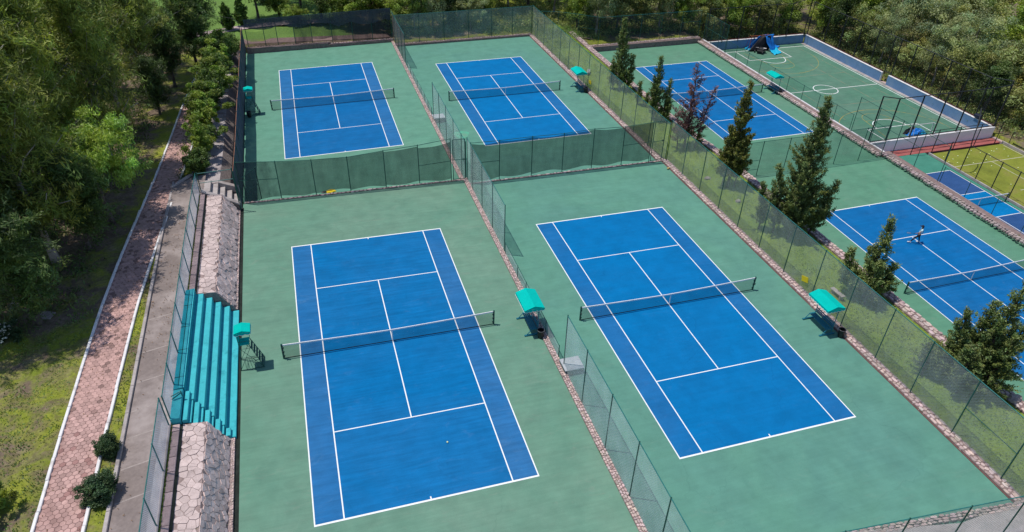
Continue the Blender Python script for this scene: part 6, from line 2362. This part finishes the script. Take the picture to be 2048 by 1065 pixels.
back = [
    # behind the far left court: lawn with spaced trees
    (-11.2, 66.0, 1.1, CY[0], 'cypress', 'small dark cypress on the far lawn, left one'), (-9.3, 67.8, 1.15, CY[0], 'cypress', 'small dark cypress on the far lawn, right one'),
    (-7.4, 70.2, 1.15, DRK[0], 'dark_tree', 'thick-trunked dark tree at the bend of the far pink path'), (-4.6, 70.5, .62, GRN[0], 'green_tree', 'thin young tree on the far lawn'),
    (-2.6, 67.4, .55, GRN[1], 'green_tree', 'small round shrub-like tree behind the dark netting'), (1.0, 68.4, 1.05, DRK[0], 'dark_tree', 'dark spreading tree behind the dark netted fence, left part'),
    (4.6, 65.6, 1.05, GRN[0], 'green_tree', 'green tree behind the dark cloth of the far left fence'), (7.6, 66.0, 1.2, GRN[1], 'green_tree', 'green tree behind the corner of the far left court'),
    (-1.5, 76.0, 1.2, GRN[1], 'green_tree', 'leafy tree standing on the bright far lawn'), (-6.0, 80.0, 1.1, DRK[0], 'dark_tree', 'dark tree far back on the bright lawn'),
    # behind court D
    (10.6, 62.6, 1.0, GRN[0], 'green_tree', 'light green tree just behind the divider of the far courts'), (12.6, 61.6, .85, L_PEP, 'pepper_tree', 'yellowish drooping tree just behind the far wire fence'),
    (15.2, 62.2, 1.0, GRY[0], 'grey_green_tree', 'grey green tree close behind the far wire fence, left of the palm-like shrub'), (17.6, 63.4, 1.05, DRK[0], 'dark_tree', 'dark tree close behind the middle of the far wire fence'),
    (20.3, 61.8, .72, GRY[1], 'grey_green_tree', 'silvery round bush behind the far wire fence'), (22.6, 63.5, .6, GRN[1], 'green_tree', 'low green bush near the sandy clearing'),
    (19.6, 69.0, 1.25, GRN[0], 'green_tree', 'taller green tree behind the silvery bush'), (24.6, 68.0, 1.15, DRK[0], 'dark_tree', 'dark tree left of the sandy clearing'),
    (12.0, 69.5, 1.3, DRK[0], 'dark_tree', 'tall dark tree behind the yellowish drooping tree'), (15.8, 73.0, 1.3, GRN[1], 'green_tree', 'tall tree at the top edge, left of centre'),
    # clearing and the wood behind the strip and court E
    (28.6, 71.5, 1.2, GRY[0], 'grey_green_tree', 'pale-stemmed tree at the back of the sandy clearing, left'), (32.4, 73.5, 1.25, DRK[0], 'dark_tree', 'dark tree at the back of the sandy clearing, middle'),
    (36.2, 72.0, 1.2, GRY[1], 'grey_green_tree', 'pale-stemmed tree at the back of the sandy clearing, right'), (36.6, 63.2, .95, GRN[0], 'green_tree', 'yellow green bush right of the sandy clearing'),
    (39.2, 62.0, 1.1, GRY[0], 'grey_green_tree', 'grey green tree behind the rubble wall, nearest the clearing'), (42.6, 62.4, 1.15, OLV[0], 'bushy_tree', 'olive tree behind the rubble wall, second from the clearing'),
    (46.2, 61.6, 1.05, OLV[1], 'bushy_tree', 'olive tree behind the middle of the rubble wall'), (49.6, 62.6, 1.1, GRY[1], 'grey_green_tree', 'grey green tree behind the right half of the rubble wall'),
    (53.0, 61.4, .85, GRN[1], 'green_tree', 'bright bush behind the far corner of the low court'), (41.0, 68.5, 1.3, GRN[0], 'green_tree', 'tall green tree deep behind the rubble wall, left'),
    (45.5, 69.5, 1.3, OLV[0], 'bushy_tree', 'tall olive tree deep behind the rubble wall, middle'), (50.5, 69.0, 1.35, DRK[0], 'dark_tree', 'tall dark tree deep behind the rubble wall, right'),
    (31.0, 80.0, 1.4, GRN[1], 'green_tree', 'green tree far beyond the sandy clearing'), (38.0, 79.0, 1.4, DRK[0], 'dark_tree', 'dark tree far beyond the sandy clearing'), (24.0, 77.0, 1.4, DRK[0], 'dark_tree', 'dark tree at the top edge left of the clearing'),
    # behind the futsal court
    (56.6, 61.6, 1.05, OLV[0], 'bushy_tree', 'olive bush behind the left end of the far blue wall'), (60.0, 61.0, .95, GRN[0], 'green_tree', 'green bush behind the far blue wall, left of the tarp'),
    (63.4, 61.8, 1.0, GRN[1], 'green_tree', 'green bush right behind the hanging tarp'), (66.8, 61.0, .95, OLV[1], 'bushy_tree', 'olive bush behind the far blue wall, right of the tarp'),
    (70.2, 61.6, 1.05, GRN[0], 'green_tree', 'dense green bush behind the far corner of the blue walls'), (58.2, 67.5, 1.2, GRY[0], 'grey_green_tree', 'grey green tree rising behind the left end of the far blue wall'),
    (62.5, 68.2, 1.2, OLV[0], 'bushy_tree', 'tall olive tree behind the hanging tarp'), (67.0, 68.0, 1.25, GRN[1], 'green_tree', 'tall green tree at the top edge behind the far blue wall'),
    (72.0, 67.5, 1.25, GRN[0], 'green_tree', 'yellow green tree above the corner post of the black cage'), (55.5, 74.0, 1.3, DRK[0], 'dark_tree', 'dark tree at the top edge beyond the low court'),
    # right of the futsal court
    (75.4, 57.5, 1.05, GRN[1], 'green_tree', 'green tree just outside the far right corner of the cage'), (75.2, 53.2, 1.0, DRK[0], 'dark_tree', 'dark bush outside the long blue wall, far part'),
    (75.6, 49.0, .95, OLV[1], 'bushy_tree', 'brownish olive bush outside the long blue wall'), (75.8, 45.2, .85, GRY[0], 'grey_green_tree', 'grey green low bush outside the long blue wall'),
    (77.2, 40.4, .85, OLV[0], 'bushy_tree', 'olive bush beyond the gap in the blue wall'), (76.6, 36.2, .95, GRY[1], 'grey_green_tree', 'crooked-stemmed grey tree right of the gap'),
    (76.0, 31.4, 1.0, OLV[1], 'bushy_tree', 'leafy bush outside the near part of the blue wall'), (75.6, 27.2, .95, DRK[0], 'dark_tree', 'dark bush outside the near right corner post'),
    (77.4, 22.4, 1.05, OLV[0], 'bushy_tree', 'olive tree beyond the pink path at the right edge'), (78.6, 16.6, 1.1, DRK[0], 'dark_tree', 'dark tree beyond the pink path, cut by the right edge'),
    (80.2, 54.5, 1.25, GRN[0], 'green_tree', 'yellow green tree in the second row right of the cage'), (80.6, 48.6, 1.25, GRY[0], 'grey_green_tree', 'tall grey green tree above the middle of the long fence'),
    (81.4, 42.4, 1.3, GRY[1], 'grey_green_tree', 'large grey tree above the gap in the blue wall'), (81.8, 36.4, 1.25, GRY[0], 'grey_green_tree', 'large silvery tree in the middle of the right wood'),
    (81.2, 30.2, 1.25, OLV[1], 'bushy_tree', 'olive tree in the second row near the corner post'), (82.6, 24.4, 1.3, GRY[1], 'grey_green_tree', 'grey tree at the right edge behind the corner post'),
    (79.0, 61.5, 1.25, GRN[1], 'green_tree', 'green tree behind the far right corner of the cage'), (85.5, 58.0, 1.35, DRK[0], 'dark_tree', 'dark tree at the top edge above the long black fence'),
    (87.0, 51.5, 1.4, GRY[0], 'grey_green_tree', 'silvery tree in the third row of the right wood, far'), (88.0, 44.5, 1.4, OLV[0], 'bushy_tree', 'olive tree in the third row of the right wood, middle'),
    (88.4, 37.4, 1.4, GRN[0], 'green_tree', 'green tree in the third row of the right wood, near'), (88.0, 30.0, 1.4, GRY[1], 'grey_green_tree', 'grey tree in the third row at the right edge'),
    (93.5, 56.0, 1.5, GRN[1], 'green_tree', 'green tree at the top of the right wood, left'), (95.5, 48.5, 1.5, OLV[1], 'bushy_tree', 'olive tree at the top of the right wood, middle'),
    (96.5, 40.5, 1.5, GRN[0], 'green_tree', 'yellow olive tree near the top right corner'), (102.0, 55.0, 1.6, OLV[0], 'bushy_tree', 'olive tree in the top right corner'),
    (104.0, 46.5, 1.6, GRN[1], 'green_tree', 'green tree at the right edge near the top corner'), (92.0, 64.0, 1.5, GRY[0], 'grey_green_tree', 'grey tree at the top edge of the right wood'),
    (101.0, 64.0, 1.6, GRN[0], 'green_tree', 'leafy tree at the top edge towards the right corner'), (77.5, 69.0, 1.35, OLV[1], 'bushy_tree', 'olive tree at the top edge above the cage corner'),
    (84.0, 67.0, 1.4, GRN[0], 'green_tree', 'green tree at the top edge right of the cage corner'), (111.0, 58.0, 1.7, OLV[1], 'bushy_tree', 'olive tree beyond the top right corner')]
r = random.Random(23)
PEP2 = broadleaf('pepper_tree', 6, 2.5, 4.3, 70, 130, (.28, .08), L_PEP, BARK_P, 43, 1.0, .7, .8, .13, .3, (.85, .85, .9))
for (x, y, s, m, nm, lab) in back:
    if m is L_PEP:
        m = PEP2
    z = float(back_z(x)) if y > 57 else -4.4
    plant(nm, lab, 'tree', m, (x, y, z - .1), r.uniform(0, 6.28), (s * r.uniform(.95, 1.1), s * r.uniform(.95, 1.1), s * r.uniform(.85, 1.45)), 'trees behind and beside the courts')

# undergrowth that reads as one mass
def undergrowth(name, label, spots, mat, seed, size=(.26, .11), h=(.35, .9), kind='stuff'):
    rng = np.random.default_rng(seed)
    P, D, T = [], [], []
    for (x0, x1, y0, y1, n) in spots:
        C = np.stack([rng.uniform(x0, x1, n), rng.uniform(y0, y1, n)], -1)
        for c in C:
            m = rng.integers(14, 34)
            z = float(back_z(c[0])) if c[1] > 57 else (-4.4 if c[0] > 60 else float(left_z(c[1])))
            hh = rng.uniform(*h)
            p = np.array([c[0], c[1], z + hh * .5]) + rng.normal(0, .36, (m, 3)) * np.array([1, 1, hh * .6])
            p[:, 2] = np.maximum(p[:, 2], z + .02)
            P.append(p); D.append(rng.normal(0, .5, (m, 3)) + np.array([0, 0, .6]))
            tv = 1 + rng.normal(0, .28)
            T.append(np.clip(tv + rng.normal(0, .2, (m, 1)), .3, 2) * np.array([[1 + rng.normal(0, .1), 1, 1]]))
    P, D, T = np.concatenate(P), np.concatenate(D), np.concatenate(T)
    n = len(P)
    me = leaf_mesh(name, P, D, size[0] * rng.uniform(.6, 1.4, n), size[1] * rng.uniform(.7, 1.3, n), T, mat, rng)
    return link(name, me, None, None, kind=kind, label=label)


undergrowth('undergrowth', 'scrubby undergrowth filling the woods behind and right of the courts', [(9, 60, 60.5, 66, 700), (55, 74, 59.2, 64, 420), (73.6, 84, 20, 60, 900), (84, 110, 28, 66, 800), (-2, 60, 66, 84, 800)], L_OLV, 91, (.30, .12), (.4, 1.3))
undergrowth('meadow_grass', 'long bright grass on the clearing and beside the blue wall', [(22, 34, 59, 63, 260), (30, 38, 60, 66, 220), (72.6, 75.5, 24, 46, 220), (28.4, 33, 52, 60, 120)], L_GRASS, 92, (.34, .06), (.2, .45))
undergrowth('forest_litter_plants', 'low dark plants on the floor of the left wood', [(-30, -17, 4, 60, 900), (-13.4, -11.8, 21, 58, 120)], L_DARK, 93, (.24, .09), (.2, .7))


def turf(name, label, areas, mat, seed):
    rng = np.random.default_rng(seed)
    P = []
    for (x0, x1, y0, y1, n, zf) in areas:
        x, y = rng.uniform(x0, x1, n), rng.uniform(y0, y1, n)
        g = np.sin(x * 1.7 + np.sin(y * 1.1) * 2) * np.sin(y * 1.3 + np.sin(x * .9) * 2) + rng.normal(0, .45, n)
        k = g > -.25
        x, y = x[k], y[k]
        P.append(np.stack([x, y, np.array([float(zf(b_)) for b_ in y]) + .03], -1))
    P = np.concatenate(P)
    n = len(P)
    D = rng.normal(0, .55, (n, 3)) + np.array([0, 0, .55])
    tv = np.clip(1 + .25 * np.sin(P[:, :1] * .8) * np.sin(P[:, 1:2] * .7) + rng.normal(0, .22, (n, 1)), .35, 1.9)
    T = tv * np.stack([1 + rng.normal(.02, .12, n), np.ones(n), np.ones(n)], -1)
    return link(name, leaf_mesh(name, P, D, .13 * rng.uniform(.6, 1.5, n), .045 * rng.uniform(.7, 1.4, n), T, mat, rng), None, None, kind='stuff', label=label)


turf('grass', 'short patchy grass blades of the lawns', [(-22, -16.7, -14, 6, 9500, left_z), (-14.5, -13.85, -14, 21, 2200, left_z), (28.4, 33.2, -22, 58, 24000, strip_z)], L_GRASS, 95)
turf('weeds', 'weeds growing in the joints along the stone bank', [(-11.68, -11.56, -14, -5.6, 900, lambda y: 2.05), (-11.68, -11.56, 5, 18, 900, lambda y: 2.05), (-9.36, -9.28, -14, -6, 260, lambda y: .26), (-9.36, -9.28, 6, 17.5, 420, lambda y: .28), (28.15, 28.5, 40, 58, 900, strip_z)], L_GRASS, 96)
# far paths on the lawn behind
b = MB((-6, 63, 0))
b.add([(-9.6, 59.9, .03), (9, 60.1, -.5), (9, 61.7, -.5), (-9.6, 61.9, .03)], [(0, 1, 2, 3)])
b.build('red_path', mk('brick_red_path', (.20, .135, .125), .2, 3, .9, .1), kind='structure', label='reddish path just behind the far left court')
b = MB((-6, 66, 0))
P0 = [(-16, 64.2), (-12.6, 65.4), (-10.2, 66.4), (-8.2, 67.0), (-5.5, 67.4), (-2.0, 67.6), (2.5, 67.0)]
vs = []
for x, y in P0:
    vs += [(x, y - .9, .12), (x - .3, y + .9, .12)]
b.add(vs, [(2 * i, 2 * i + 2, 2 * i + 3, 2 * i + 1) for i in range(len(P0) - 1)])
b.build('pale_path', mk('pale_pink_path', (.42, .33, .33), .15, 3, .9, .1), kind='structure', label='pale pink path curving across the far lawn')
b = MB((20, 61, -.8))
P0 = [(17.5, 59.6), (21, 61.0), (25, 62.6), (29.5, 62.8), (34.5, 61.0), (38, 60.6)]
vs = []
for x, y in P0:
    z = float(back_z(x)) + .06
    vs += [(x, y - .8, z), (x, y + .8, z)]
b.add(vs, [(2 * i, 2 * i + 2, 2 * i + 3, 2 * i + 1) for i in range(len(P0) - 1)])
b.build('dirt_path', mk('tan_dirt', (.30, .225, .165), .25, 2, .95, .1), kind='structure', label='tan dirt path through the clearing')


def litter_leaves():
    rng = np.random.default_rng(44)
    n = 2600
    y = rng.uniform(-13, 40, n)
    side = rng.random(n)
    x = np.array([path_x(v) for v in y]) + np.where(side < .55, rng.uniform(-1.0, 1.0, n), rng.uniform(1.0, 3.3, n))
    k = rng.random(n) < np.clip(.25 + (y + 4) / 14, .15, 1)
    x, y = x[k], y[k]
    z = np.array([float(left_z(v)) for v in y]) + .085
    P = np.stack([x, y, z], -1)
    m = len(P)
    D = rng.normal(size=(m, 3)) * np.array([1, 1, .1])
    T = rng.uniform(.5, 1.3, (m, 1)) * np.array([[1.0, .72, .5]])
    link('fallen_leaves', leaf_mesh('fallen_leaves', P, D, rng.uniform(.06, .13, m), rng.uniform(.03, .06, m), T, leaf_mat('leaf_fallen', (.2, .15, .09), .1), rng), None, None, kind='stuff',
         label='dry fallen leaves strewn over the tile path and the verge')


litter_leaves()
